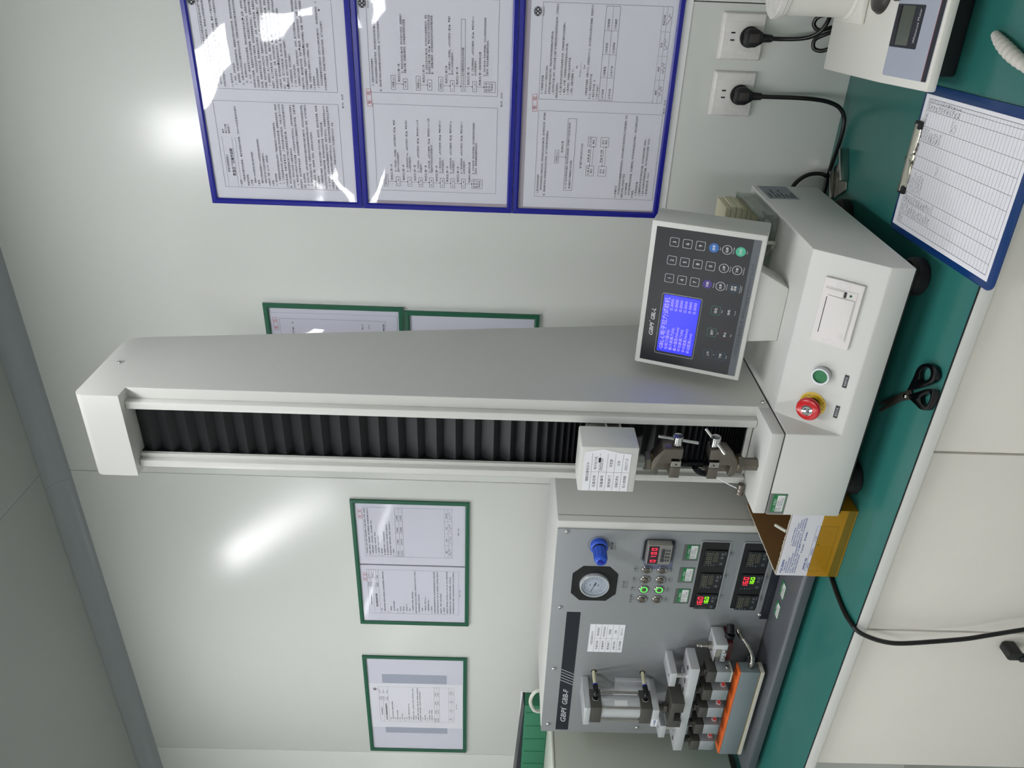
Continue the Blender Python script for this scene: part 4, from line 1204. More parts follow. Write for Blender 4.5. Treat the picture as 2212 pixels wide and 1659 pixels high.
# green start button
bx, bt = -.6245, .0575
bm = nb(); add_lathe(bm, sp(bx, bt, 0), SN, [(.0140, 0), (.0140, .0030)], 32); gb = obj('power_button', bm, 'black', tester)
bm = nb(); add_lathe(bm, sp(bx, bt, .0028), SN, [(.0150, 0), (.0155, .0010), (.0155, .0098), (.0148, .0108), (.0122, .0108), (.0122, .0070), (0, .0070)], 36); obj('bezel', bm, 'aluminium', gb)
bm = nb(); add_lathe(bm, sp(bx, bt, .0097), SN, [(.0120, 0), (.0120, .0006), (0, .0008)], 32); obj('green_cap', bm, 'green_button', gb)
# emergency stop
bx, bt = -.6855, .0605
bm = nb(); add_lathe(bm, sp(bx, bt, 0), SN, [(.0225, 0), (.0225, .0012), (.0222, .0014), (0, .0014)], 40); es = obj('emergency_stop', bm, 'yellow', tester)
bm = nb(); add_lathe(bm, sp(bx, bt, .0012), SN, [(.0125, 0), (.0125, .0110)], 28); obj('collar', bm, 'black', es)
bm = nb(); add_lathe(bm, sp(bx, bt, .0120), SN, [(.0125, 0), (.0138, .0040)], 28); obj('cream_ring', bm, 'cream_card', es)
bm = nb(); add_lathe(bm, sp(bx, bt, .0160), SN, [(.0140, 0), (.0196, .0020), (.0208, .0050), (.0206, .0085), (.0190, .0115), (.0150, .0130), (.0095, .0132), (0, .0132)], 44); hd = obj('mushroom_head', bm, 'red_button', es)
bm = nb(); add_lathe(bm, sp(bx, bt, .0288), SN, [(.0095, 0), (.0095, .0008), (.0088, .0010), (0, .0010)], 32); cap = obj('silver_centre', bm, 'chrome', hd)
p = Print('lettering', 'ink_silver', cap, sp(bx, bt), (1, 0, 0), SU, .0301); p.text('STOP', 0, -.0020, .0056, .0105, 'c', bold=.01)
p.loop([(.0072 * math.cos(t), .0072 * math.sin(t)) for t in [2 * PI * k / 32 for k in range(32)]], .0012)
p = Print('ring_lettering', 'ink', es, sp(bx, bt), (1, 0, 0), SU, .0016)
for body, a0, da, inward in (('EMERGENCY', 2.95, -.30, False), ('STOP', 4.2, .33, True)):
    for k, ch in enumerate(body):
        a = a0 + da * k
        rr = .0155 if not inward else .0205
        p.text(ch, rr * math.cos(a), rr * math.sin(a), .0052, None, 'c', rot=a - PI / 2 if not inward else a + PI / 2)
for x0, t0, body in ((-.6364, .0150, '电源开关'), (-.6968, .0155, '紧急开关')):
    l = local_part('name_plate', 'label_black', tester, SMx, lambda b: add_box(b, x0, x0 + .0240, -.0008, -.0001, t0, t0 + .0070))
    p = Print('lettering', 'ink_silver', l, SO, (1, 0, 0), SU, .0010); p.text(body, x0 + .012, t0 + .0015, .0045, .017, 'c')
cert_sticker(tester, (-.8975, YF - .0001, .8985 - .0025), (1, 0, 0), (0, 0, 1), .040, .0235)
# rating plate on the right flank
bm = nb(); add_box(bm, XR - .0002, XR + .0006, -.160, -.074, .857, .915); rp = obj('rating_plate', bm, 'label_silver', tester, False)
p = Print('lettering', 'ink_dark_grey', rp, (XR + .0006, -.160, .857), (0, 1, 0), (0, 0, 1), .0003)
for y, z, w in ((.006, .050, .030), (.006, .040, .018), (.030, .040, .030), (.006, .033, .028), (.006, .025, .034), (.045, .025, .014), (.006, .017, .024), (.006, .010, .020), (.006, .004, .036)):
    p.rect(y, z, y + w, z + .0030)
XF_T = XF
# specimen held in the grips, and the cut strip hanging from it
def strip_mesh(bm, L, R_, n=10):
    A = smooth_path(L, n); B = smooth_path(R_, n)
    va = [bm.verts.new(v) for v in A]; vb = [bm.verts.new(v) for v in B]
    for k in range(len(A) - 1):
        bm.faces.new((va[k], vb[k], vb[k + 1], va[k + 1]))
bm = nb()
strip_mesh(bm, [(-.8168, -.491, 1.100), (-.8172, -.490, 1.080), (-.8165, -.488, 1.060), (-.8168, -.490, 1.034)], [(-.8168, -.468, 1.100), (-.8160, -.469, 1.080), (-.8168, -.468, 1.060), (-.8168, -.469, 1.034)])
strip_mesh(bm, [(-.8180, -.494, 1.072), (-.826, -.494, 1.066), (-.834, -.493, 1.056), (-.839, -.491, 1.043)], [(-.8180, -.478, 1.070), (-.824, -.478, 1.061), (-.832, -.477, 1.050), (-.837, -.476, 1.040)])
XFs = XF
c0 = XF @ Vector((-.817, -.48, 1.034))
fs = obj('film_specimen', bm, 'specimen', None, True, c0)
m_ = fs.modifiers.new('thickness', 'SOLIDIFY'); m_.thickness = .0003
tag(fs, 'dark clear plastic film specimen clamped between the two steel grips', 'film strip')
bm = nb(); strip_mesh(bm, [(-.8445, -.482, 1.022), (-.856, -.484, 1.001), (-.8650, -.486, .981)], [(-.8480, -.481, 1.019), (-.860, -.483, .998), (-.8690, -.485, .978)])
ps = obj('paper_strip', bm, 'paper', None, True, XF @ Vector((-.855, -.48, .98)))
m_ = ps.modifiers.new('thickness', 'SOLIDIFY'); m_.thickness = .0004
tag(ps, 'thin white paper strip hanging out of the lower grip', 'paper strip')
# ---- clear box with cream cards standing behind the console
_b = XF @ Vector((-.475, -.16, .9262))
ab = thing('acrylic_box', _b, 'clear plastic box behind the display console holding cream cards', 'plastic box')
def open_box(bm, x0, x1, y0, y1, z0, z1, th):
    add_box(bm, x0, x1, y0, y1, z0, z0 + th)
    add_box(bm, x0, x0 + th, y0, y1, z0 + th, z1); add_box(bm, x1 - th, x1, y0, y1, z0 + th, z1)
    add_box(bm, x0 + th, x1 - th, y0, y0 + th, z0 + th, z1); add_box(bm, x0 + th, x1 - th, y1 - th, y1, z0 + th, z1)
bm = nb(); open_box(bm, -.545, -.422, -.265, -.105, .9266, .9640, .0025); obj('tray', bm, 'acrylic', ab, False)
bm = nb(); add_prism(bm, rrect(-.5475, -.4195, -.2675, -.1025, .004, 3), 'z', .9600, .9645, 0, 2, hole=rrect(-.5425, -.4245, -.2625, -.1075, .003, 3)); obj('rim', bm, 'acrylic', ab, False)
bm = nb(); add_box(bm, -.4215, -.4190, -.255, -.225, .934, .947); obj('latch', bm, 'acrylic', ab, False)
for k in range(7):
    bm = nb()
    z = .9297 + .0105 * k
    add_box(bm, -.532 + .002 * math.sin(k * 2.1), -.429 + .002 * math.sin(k * 1.7), -.185, -.112, z, z + .0098, .0007, 1)
    co = obj('note_pad', bm, 'cream_card', None, False, XF @ Vector((-.48, -.15, z)))
    tag(co, 'cream paper pad in the clear box, ' + ('lowest of its stack', 'second from the bottom of the stack', 'third from the bottom of the stack', 'in the middle of the stack', 'third from the top of the stack', 'second from the top of the stack', 'topmost of its stack')[k], 'note pad', 'cream pads in the clear box')
bm = nb(); add_box(bm, -.500, -.440, -.240, -.210, .9295, .9335, .0005, 1); co = obj('red_white_sachet', bm, 'paper', None, False, XF @ Vector((-.47, -.22, .9295)))
tag(co, 'small white packet with a red line lying in the clear box', 'packet')
p = Print('red_line', 'ink_red', co, (-.500, -.235, .9336), (1, 0, 0), (0, 1, 0)); p.line(.02, .004, .055, .02, .002); p.disc(.03, .012, .002, 10)
XF = None

# ================================================================== the heat sealer
PX0, PX1, PZ0, PZ1, PY = -1.771, -1.091, .787, 1.2905, -.351
sealer = thing('heat_sealer', (-1.43, -.25, TZ), 'wide grey heat sealing machine with gauge, controllers and sealing jaws', 'sealing machine')
boxp('body', 'machine_white', sealer, -1.763, -1.072, -.3475, -.092, .762, 1.2915, .003)
boxp('body_joint', 'machine_grey', sealer, -1.0728, -1.0714, -.3290, -.3270, .765, 1.2885, 0)
bm = nb(); add_box(bm, PX0, PX1, PY, -.3478, PZ0, PZ1, .0008)
panel = obj('front_panel', bm, 'panel_grey', sealer)
bm = nb()
add_prism(bm, [(-.3470, .762), (-.3470, .7862), (-.441, .7862), (-.448, .7845), (-.4505, .779), (-.4505, .762)], 'x', -1.787, -1.083, .0006)
obj('base_plate', bm, 'panel_dark', sealer)
for x, y in ((-1.74, -.42), (-1.12, -.42), (-1.74, -.13), (-1.12, -.13)):
    bm = nb(); cyl(bm, (x, y, TZ), (0, 0, 1), .016, .0122, 20, .002); obj('foot', bm, 'black_rubber', sealer)
for x, z in ((-1.098, 1.270), (-1.324, 1.270), (-1.532, 1.272), (-1.741, 1.274), (-1.747, 1.044), (-1.331, .808)):
    screw(sealer, (x, PY, z), (0, -1, 0), .0052)
# name strip
bm = nb(); add_box(bm, -1.762, -1.339, PY - .0006, PY, 1.2215, 1.2535); ns = obj('name_strip', bm, 'navy', panel, False)
p = Print('lettering', 'ink_silver', ns, (0, PY - .0006, 0)); p.text('GBPI', -1.7305, 1.2305, .0185, .055, shear=.22, bold=.012); p.ring(-1.6725, 1.2445, .0020, .0004, 12); p.text('GBB-F', -1.6630, 1.2305, .0185, .058, shear=.22, bold=.012)
for k in range(5):
    p.line(-1.5715 + .0096 * k, 1.2533, -1.5885 + .0096 * k, 1.2217, .0016)
bm = nb(); add_box(bm, -1.3455, -1.100, PY - .0006, PY, .7872, .8065); ms = obj('maker_strip', bm, 'navy', panel, False)
p = Print('lettering', 'ink_dim', ms, (0, PY - .0006, 0)); p.text('广州标际包装设备有限公司', -1.322, .7965, .0075, .088); p.text('GBPI Packaging Instruments Co.,Ltd.', -1.322, .7905, .0040, .070, shear=.2)
id_card(panel, (-1.4690, PY - .0001, 1.1135), (1, 0, 0), (0, 0, 1), .0930, .0820, [('设备名称', '热封试验仪'), ('设备编号', 'GMZ20230601'), ('使用部门', '实验室'), ('设备负责人', '马伟'), ('投入使用期', '2023.7.12')], '大型设备标识卡')
# captions on the panel
cap = Print('captions', 'ink', panel, (0, PY, 0))
cap.text('调压阀', -1.136, 1.1665, .0075, None, 'c'); cap.text('Pressure Ctrl', -1.136, 1.1610, .0036, None, 'c')
cap.text('压力表', -1.248, 1.1285, .0075, None, 'c'); cap.text('Pressure Meter', -1.248, 1.1230, .0036, None, 'c')
BXs = (-1.291, -1.2605, -1.231, -1.201)
for k, (a, b) in enumerate((('手动/自动', 'Automatic'), ('下温', 'Down Temp'), ('上温 1', 'Up Temp 1'), ('上温 2', 'Up Temp 2'))):
    cap.text(a, BXs[k], 1.1085, .0062, None, 'c'); cap.text(b, BXs[k], 1.1040, .0030, None, 'c')
for k, (a, b) in enumerate((('上温 3', 'Up Temp 3'), ('上温 4', 'Up Temp 4'), ('上温 5', 'Up Temp 5'), ('启动', 'Start'))):
    cap.text(a, BXs[k], 1.0290, .0062, None, 'c'); cap.text(b, BXs[k], 1.0245, .0030, None, 'c')
for (x, a, b), z in [((-1.277, '下温', 'Down Temp'), .9045), ((-1.213, '上温 1', 'Up Temp 1'), .9045), ((-1.147, '上温 2', 'Up Temp 2'), .9045), ((-1.279, '上温 3', 'Up Temp 3'), .8120), ((-1.214, '上温 4', 'Up Temp 4'), .8120), ((-1.148, '上温 5', 'Up Temp 5'), .8120)]:
    cap.text(a, x, z, .0062, None, 'c'); cap.text(b, x, z - .0042, .0030, None, 'c')
# pressure regulator knob
cap.ring(-1.1325, 1.1985, .0232, .0008, 40)
bm = nb(); add_lathe(bm, (-1.1325, PY, 1.1985), (0, -1, 0), [(.0185, 0), (.0190, .002), (.0190, .012), (.0150, .0145)], 36); kb = obj('regulator_knob', bm, 'knob_blue', sealer)
bm = nb(); add_lathe(bm, (-1.1325, PY - .0140, 1.1985), (0, -1, 0), [(.0148, 0), (.0148, .0040)], 32); obj('black_ring', bm, 'black', kb)
bm = nb()
add_lathe(bm, (-1.1325, PY - .0175, 1.1985), (0, -1, 0), [(.0140, 0), (.0138, .004), (.0130, .030), (.0118, .036), (.0085, .0385), (.0075, .0370), (0, .0370)], 36)
for k in range(12):
    a = 2 * PI * k / 12
    c = Vector((-1.1325 + .0136 * math.cos(a), 0, 1.1985 + .0136 * math.sin(a)))
    add_box(bm, c.x - .0011, c.x + .0011, PY - .046, PY - .022, c.z - .0011, c.z + .0011, 0)
obj('knob_grip', bm, 'knob_blue', kb)
bm = nb(); add_box(bm, -1.1362, -1.1288, PY - .0562, PY - .0545, 1.1915, 1.2055, .0005, 1, Matrix.Rotation(.5, 3, 'Y')); obj('knob_slot', bm, 'frame_blue', kb)
# gauge
oc = [(-1.196, 1.2265), (-1.196, 1.168), (-1.218, 1.147), (-1.278, 1.147), (-1.300, 1.168), (-1.300, 1.228), (-1.278, 1.249), (-1.219, 1.249)]
bm = nb(); add_prism(bm, oc, 'y', PY - .0010, PY); gp = obj('gauge_plate', bm, 'black', sealer, False)
bm = nb(); add_lathe(bm, (-1.249, PY - .0009, 1.198), (0, -1, 0), [(.0335, 0), (.0335, .007), (.0325, .0085), (.0300, .0085), (.0300, .0030), (0, .0030)], 44); ga = obj('pressure_gauge', bm, 'aluminium', gp)
bm = nb(); cyl(bm, (-1.249, PY - .0036, 1.198), (0, -1, 0), .0298, .0006, 44); gf = obj('dial', bm, 'gauge_face', ga)
p = Print('dial_print', 'ink', gf, (-1.249, PY - .0042, 1.198)); p.ring(0, 0, .0232, .0004, 40); p.ring(0, 0, .0175, .0004, 40)
for k in range(28):
    a = math.radians(225 - 270 * k / 27); r1 = .0205 if k % 3 else .0185
    p.line(r1 * math.cos(a), r1 * math.sin(a), .0232 * math.cos(a), .0232 * math.sin(a), .0005)
for k, tt in enumerate(('0', '.2', '.4', '.6', '.8', '1')):
    a = math.radians(225 - 270 * k / 5); p.text(tt, .0262 * math.cos(a), .0262 * math.sin(a) - .0014, .0040, None, 'c')
p.text('MPa', 0, -.0105, .0045, None, 'c'); p.text('YBS', 0, .0085, .0040, None, 'c')
for a, l, w in ((math.radians(160), .021, .0011), (math.radians(-20), .009, .0026)):
    p.line(0, 0, l * math.cos(a), l * math.sin(a), w, .0006)
p.disc(0, 0, .0020, 14)
p = Print('dial_mark', 'ink_blue', gf, (-1.249, PY - .0042, 1.198)); p.text('PT', 0, -.0062, .0038, None, 'c')
bm = nb(); add_lathe(bm, (-1.249, PY - .0088, 1.198), (0, -1, 0), [(.0302, 0), (.0302, .001), (.022, .0020), (0, .0026)], 36); obj('gauge_glass', bm, 'gauge_glass', ga)
# timer
bm = nb(); add_prism(bm, rrect(-1.175, -1.114, 1.0325, 1.100, .007), 'y', PY - .0008, PY); tm = obj('timer', bm, 'black', sealer, False)
cap.loop(rrect(-1.1775, -1.1115, 1.0300, 1.1025, .008), .0008)
bm = nb(); add_box(bm, -1.1690, -1.1150, -.369, -.3515, 1.0420, 1.0940, .001); tb = obj('timer_body', bm, 'timer_beige', tm)
bm = nb(); add_box(bm, -1.1670, -1.1175, -.3700, -.3689, 1.0700, 1.0920); td = obj('timer_window', bm, 'burgundy', tm, False)
p = Print('timer_digits', 'seg_red', td, (0, -.3700, 0))
for k, ch in enumerate('0100'):
    p.seg7(ch, -1.1620 + (.0105 if k == 0 else .0112) * k, 1.0745, .0068, .0120, .0018)
for k in range(4):
    bm = nb(); add_box(bm, -1.1600 + .0095 * k, -1.1530 + .0095 * k, -.3715, -.3690, 1.0570, 1.0650, .0006); sw = obj('thumb_wheel', bm, 'steel_dull', tb)
    p = Print('wheel_number', 'ink', sw, (0, -.3715, 0)); p.text(('0', '1', '0', '0')[k], -1.1565 + .0095 * k, 1.0587, .0055, None, 'c')
for k in range(8):
    bm = nb(); add_box(bm, -1.1600 + .0095 * (k % 4), -1.1540 + .0095 * (k % 4), -.3700, -.3690, 1.0455 + .0055 * (k // 4), 1.0495 + .0055 * (k // 4), .0004, 1); obj('timer_key', bm, 'steel_dull', tb)
bm = nb(); open_box(bm, -1.1735, -1.1110, -.3790, -.3520, 1.0385, 1.0975, .0012)
bm.free()
bm = nb()
add_box(bm, -1.1735, -1.1110, -.3792, -.3782, 1.0385, 1.0975); add_box(bm, -1.1735, -1.1723, -.3782, -.3530, 1.0385, 1.0975); add_box(bm, -1.1122, -1.1110, -.3782, -.3530, 1.0385, 1.0975); add_box(bm, -1.1723, -1.1122, -.3782, -.3530, 1.0963, 1.0975); add_box(bm, -1.1723, -1.1122, -.3782, -.3530, 1.0385, 1.0397)
obj('timer_cover', bm, 'timer_glass', tm, False)
# push buttons
for r in range(2):
    for k in range(4):
        x, z = BXs[k], (1.085, 1.0505)[r]
        cap.ring(x, z, .0133, .0005, 30)
        bm = nb(); add_lathe(bm, (x, PY, z), (0, -1, 0), [(.0110, 0), (.0110, .0018), (.0098, .0032), (.0082, .0032), (.0082, .0012), (0, .0012)], 28); b = obj('push_button', bm, 'steel', sealer)
        lit = k == 1
        bm = nb(); add_lathe(bm, (x, PY - .0013, z), (0, -1, 0), [(.0062, 0), (.0062, .0022), (.0052, .0034), (0, .0038)], 24); obj('button_cap', bm, 'steel_dull', b)
        if lit:
            bm = nb(); add_lathe(bm, (x, PY - .0013, z), (0, -1, 0), [(.0081, 0), (.0081, .0012), (.0064, .0012), (.0064, .0)], 28); tag(obj('lit_ring', bm, 'ring_green', b), 'glowing green ring')
# calibration stickers above the controllers and on the base
for x in (-1.167, -1.2335, -1.298):
    cert_sticker(panel, (x, PY - .0001, .9795 if x > -1.2 else .9805), (1, 0, 0), (0, 0, 1))
for x in (-1.241, -1.301):
    cert_sticker(sealer, (x, -.3955, .7863), (1, 0, 0), (0, 1, 0), .040, .0235, False)
# recessed windows with temperature controllers
def window(z0, z1):
    x0, x1 = -1.3125, -1.1155
    bm = nb(); add_prism(bm, rrect(x0 - .003, x1 + .003, z0 - .003, z1 + .003, .004), 'y', PY - .0022, PY, 0, 2, hole=rrect(x0, x1, z0, z1, .003)); w = obj('controller_bezel', bm, 'panel_grey', sealer)
    bm = nb(); add_box(bm, x0, x1, PY - .0007, PY - .0001, z0, z1); obj('window_back', bm, 'black', w, False)
    return w
def controller(w, x, z0, red, green):
    bm = nb(); add_box(bm, x - .0235, x + .0235, PY - .0028, PY - .0006, z0, z0 + .0490, .0010); c = obj('temperature_controller', bm, 'black_gloss', sealer)
    bm = nb(); add_box(bm, x - .0215, x + .0215, PY - .0033, PY - .0027, z0 + .0015, z0 + .0475); fc = obj('controller_face', bm, 'keypad', c, False)
    def seven(name, m, s, xx, zz, ww, hh, tt, dx):
        p = Print(name, m, fc, (x, PY - .0033, z0))
        for k, ch in enumerate(s):
            if ch != ' ':
                p.seg7(ch, xx + dx * k, zz, ww, hh, tt)
    if red:
        seven('red_digits', 'seg_red', red, -.0145, .0325, .0080, .0120, .0018, .0112)
        seven('green_digits', 'seg_green', green, -.0085, .0195, .0065, .0095, .0014, .0090)
    else:
        seven('unlit_digits', 'seg_off', '888', -.0145, .0325, .0080, .0120, .0014, .0112)
        seven('unlit_digits', 'seg_off', '888', -.0085, .0195, .0065, .0095, .0010, .0090)
    p = Print('face_marks', 'ink_silver', fc, (x, PY - .0033, z0))
    for k in range(3):
        p.rect(-.0195, .0365 - .006 * k, -.0180, .0380 - .006 * k)
    p.rect(.0190, .0430, .0205, .0436); p.text('C', .0180, .0225, .0030)
    p.text('PV', -.0205, .0445, .0022); p.text('SV', .0180, .0310, .0020)
    for kx in (.0035, .0135):
        p.loop(rrect(kx - .0030, kx + .0030, .0075, .0130, .0010), .0003)
    p.tri(.0035, .0105, .0014, PI / 2); p.tri(.0135, .0105, .0014, -PI / 2)
    p.loop(rrect(-.0170, -.0110, .0075, .0130, .0010), .0003); p.text('SET', -.0140, .0092, .0022, None, 'c')
    p.text('TCN4S', .0105, .0028, .0024, .008)
for (z0, z1, cs) in ((.9135, .9740, ((-1.2930, '160', '160'), (-1.2295, None, None), (-1.1620, None, None))), (.8205, .8810, ((-1.2930, None, None), (-1.2295, '160', '160'), (-1.1620, None, None)))):
    w = window(z0, z1)
    for x, rd, gr in cs:
        controller(w, x, z0 + .0015, rd, gr)
# ---- air cylinder on its bracket
CXc, CYc = -1.5835, -.4135
cylr = boxp('cylinder_bracket', 'aluminium', sealer, -1.6165, -1.5560, -.4425, PY, 1.187, 1.2015, .0012)
bm = nb()
add_prism(bm, [(PY, 1.0245), (PY, 1.120), (-.362, 1.120), (-.362, 1.0400), (-.4425, 1.0400), (-.4425, 1.0245)], 'x', -1.6165, -1.5580, .001)
obj('lower_bracket', bm, 'aluminium', sealer)
bm = nb(); cyl(bm, (CXc, CYc, 1.0680), (0, 0, 1), .0250, .0925, 36); ac = obj('air_cylinder', bm, 'aluminium', sealer)
for z0 in (1.1600, 1.0410):
    bm = nb(); add_box(bm, -1.6105, -1.5570, -.4405, -.3870, z0, z0 + .0268, .0014); obj('end_cap', bm, 'dark_iron', ac)
for sx in (-1, 1):
    for sy in (-1, 1):
        bm = nb(); cyl(bm, (CXc + sx * .0215, CYc + sy * .0215, 1.0600), (0, 0, 1), .0028, .1080, 12); obj('tie_rod', bm, 'steel', ac)
# the maker's label is stuck on upside down-side out, reading downwards
a0 = math.radians(-25)
Nl = Vector((math.cos(a0), math.sin(a0), 0))
Ul = Vector((0, 0, -1)).cross(Nl) * 1
lo = Vector((CXc, CYc, 1.113)) + Nl * .0251
bm = nb()
for i in range(9):
    pass
bmv = []
for i in range(7):
    a = a0 + (i - 3) * .105
    q = Vector((CXc + .0254 * math.cos(a), CYc + .0254 * math.sin(a), 0))
    bmv.append((bm.verts.new((q.x, q.y, 1.098)), bm.verts.new((q.x, q.y, 1.129))))
for i in range(6):
    bm.faces.new((bmv[i][0], bmv[i + 1][0], bmv[i + 1][1], bmv[i][1]))
lb = obj('cylinder_label', bm, 'label_white', ac)
p = Print('lettering', 'ink', lb, lo, (0, 0, -1), Ul, .0012); p.text('Model: SC50X50', -.0125, -.0055, .0040, .026, bold=.02)
p = Print('blue_band', 'line_blue', lb, lo, (0, 0, -1), Ul, .0010); p.rect(-.0125, .0005, .0125, .0045)
# push-in elbows and hoses
for z in (1.1735, 1.0545):
    bm = nb(); add_lathe(bm, (-1.5570, -.4135, z), (1, 0, 0), [(.0072, 0), (.0072, .003), (.0062, .0032), (.0062, .010)], 18); el = obj('elbow_fitting', bm, 'black_gloss', ac)
    bm = nb(); add_tube(bm, [(-1.5490, -.4135, z), (-1.5420, -.4120, z), (-1.5395, -.4060, z), (-1.5390, -.3920, z)], .0064, 14); obj('elbow_body', bm, 'black_gloss', el)
    bm = nb(); cyl(bm, (-1.5390, -.3920, z), (0, 1, 0), .0060, .0030, 18); obj('release_collar', bm, 'blue_collar', el)
    bm = nb(); add_tube(bm, [(-1.5390, -.3900, z), (-1.5388, -.372, z + .0006), (-1.5385, -.3505, z)], .0042, 12); obj('air_hose', bm, 'tube_cream', el)
    bm = nb(); cyl(bm, (-1.5385, PY + .0002, z), (0, -1, 0), .0068, .0007, 20); obj('hose_hole', bm, 'black', sealer)
    bm = nb(); add_lathe(bm, (-1.5572, -.4135, z), (1, 0, 0), [(.0078, 0), (.0078, .0012)], 8); obj('thread_tape', bm, 'paper', el)
# warning label on the lower bracket
bm = nb(); add_box(bm, -1.6160, -1.5900, -.4432, -.4426, 1.0255, 1.0395); wl = obj('warning_label', bm, 'label_white', sealer, False)
p = Print('lettering', 'ink_blue', wl, (0, -.4432, 0)); p.text('小心高温', -1.603, 1.0300, .0058, .020, 'c', bold=.015)
# piston rod, clevis
bm = nb(); cyl(bm, (CXc, CYc, .998), (0, 0, 1), .0085, .027, 20); obj('piston_rod', bm, 'dark_iron', sealer)
bm = nb(); add_lathe(bm, (CXc, CYc, 1.001), (0, 0, 1), [(.0140, 0), (.0140, .009)], 6); obj('rod_nut', bm, 'steel_dull', sealer)
bm = nb()
yf, yb = -.4420, -.3860
add_prism(bm, [(-1.619, .9682), (-1.619, .9985), (-1.533, .9985), (-1.533, .9682), (-1.5655, .9682), (-1.5665, .9875), (-1.5955, .9875), (-1.5965, .9682)], 'y', yf, yb, .001)
obj('clevis', bm, 'dark_iron', sealer)
bm = nb(); add_box(bm, -1.5950, -1.5670, -.420, -.400, .9685, .9800, .0008); cyl(bm, (CXc, -.410, .9800), (0, 0, 1), .006, .0070, 16); obj('clevis_bolt', bm, 'steel', sealer)
# guide blocks with pins
for x0, x1 in ((-1.5015, -1.4565), (-1.690, -1.645)):
    bm = nb(); add_box(bm, x0, x1, -.4200, PY, .993, 1.0080, .001); gbk = obj('guide_block', bm, 'aluminium', sealer)
    bm = nb(); cyl(bm, ((x0 + x1) / 2, -.405, .9660), (0, 0, 1), .0068, .0275, 18); obj('guide_pin', bm, 'chrome', gbk)
    bm = nb(); cyl(bm, ((x0 + x1) / 2, -.405, 1.0078), (0, 0, 1), .003, .0006, 14); obj('pin_hole', bm, 'steel', gbk)
# press beam and five sealing heads on springs
beam = boxp('press_beam', 'aluminium', sealer, -1.7245, -1.4280, -.4300, -.3680, .9465, .9678, .0012)
for x in (-1.445, -1.492, -1.520, -1.640, -1.700):
    bm = nb(); add_lathe(bm, (x, -.412, .9676), (0, 0, 1), [(.0055, 0), (.0055, .0022), (.0032, .0022), (.0030, .0006), (0, .0006)], 16); obj('cap_screw', bm, 'steel', beam)
def spring(bm, x, y, z0, z1, r, turns, w):
    pts = []
    n = turns * 10
    for k in range(n + 1):
        a = 2 * PI * k / 10
        pts.append((x + r * math.cos(a), y + r * math.sin(a), z0 + (z1 - z0) * k / n))
    add_tube(bm, pts, w, 6, 1)
for k, xr in enumerate((-1.4355, -1.4980, -1.5605, -1.6225, -1.6850)):
    xl = xr - .0350
    xc = (xr + xl) / 2
    h = boxp('sealing_head', 'dark_iron', sealer, xl, xr, -.4305, -.3900, .9080, .9275, .0010)
    tag(h, None)
    boxp('insulator', 'steel_dull', h, xl + .0005, xr - .0005, -.4300, -.3905, .8960 + .0105, .9080, .0004)
    bm = nb(); add_prism(bm, [(xl + .0003, .8735), (xl + .0003, .9063), (xr - .0003, .9063), (xr - .0003, .8735)], 'y', -.4298, -.3908, .0009); hb = obj('heater_block', bm, 'aluminium_matt', h)
    bm = nb(); add_box(bm, xl + .0004, xr - .0004, -.4296, -.3910, .8690, .8736, .0012); obj('coated_face', bm, 'pad_white' if k == 0 else 'teflon_grey', hb)
    bm = nb(); spring(bm, xc, -.411, .9278, .9463, .0082, 4, .0015); obj('spring', bm, 'dark_iron', h)
    bm = nb(); cyl(bm, (xc, -.411, .9270), (0, 0, 1), .0045, .0200, 14); obj('spring_rod', bm, 'steel', h)
    if k:
        bm = nb(); add_tube(bm, [(xr - .001, -.417, .8790), (xr + .010, -.416, .8795), (xr + .020, -.412, .8800)], .0030, 8); add_tube(bm, [(xr - .001, -.410, .8790), (xr + .010, -.409, .8793), (xr + .020, -.405, .8800)], .0030, 8); obj('heater_wire', bm, 'red_wire', h)
        bm = nb(); cyl(bm, (xr - .0005, -.4135, .8790), (1, 0, 0), .0066, .0022, 14); obj('wire_sleeve', bm, 'paper', h)
    else:
        screw(h, (xr - .0003, -.4165, .8800), (1, 0, 0), .0055, 'steel', 'side_screw')
    p = Print('head_number', 'ink', h, (0, -.4305, 0)); p.text('54321'[k], xc - .010, .9140, .0065)
# lower jaw
jaw = boxp('lower_jaw', 'teflon_grey', sealer, -1.7340, -1.4345, -.4300, -.4000, .8068, .8510, .0010)
boxp('silicone_strip', 'orange', jaw, -1.7335, -1.4350, -.4290, -.4005, .8510, .8552, .0010)
boxp('adhesive_line', 'adhesive', jaw, -1.7335, -1.4350, -.4302, -.4000, .8055, .8070, 0)
boxp('insulating_pad', 'pad_white', jaw, -1.7345, -1.4340, -.4300, -.3995, .7964, .8056, .0010)
boxp('jaw_bracket', 'aluminium_matt', jaw, -1.700, -1.470, -.4000, PY, .8000, .8100, .0010)
bm = nb(); cyl(bm, (-1.4345, -.4150, .8260), (1, 0, 0), .0062, .014, 18); obj('hose_ferrule', bm, 'steel', jaw)
bm = nb(); add_tube(bm, [(-1.4215, -.4150, .8260), (-1.4050, -.4130, .8270), (-1.3900, -.4020, .8320), (-1.3830, -.3850, .8400), (-1.3850, -.3680, .8460), (-1.3860, -.3510, .8470)], .0058, 10, 14, .07); obj('armoured_hose', bm, 'steel', jaw)
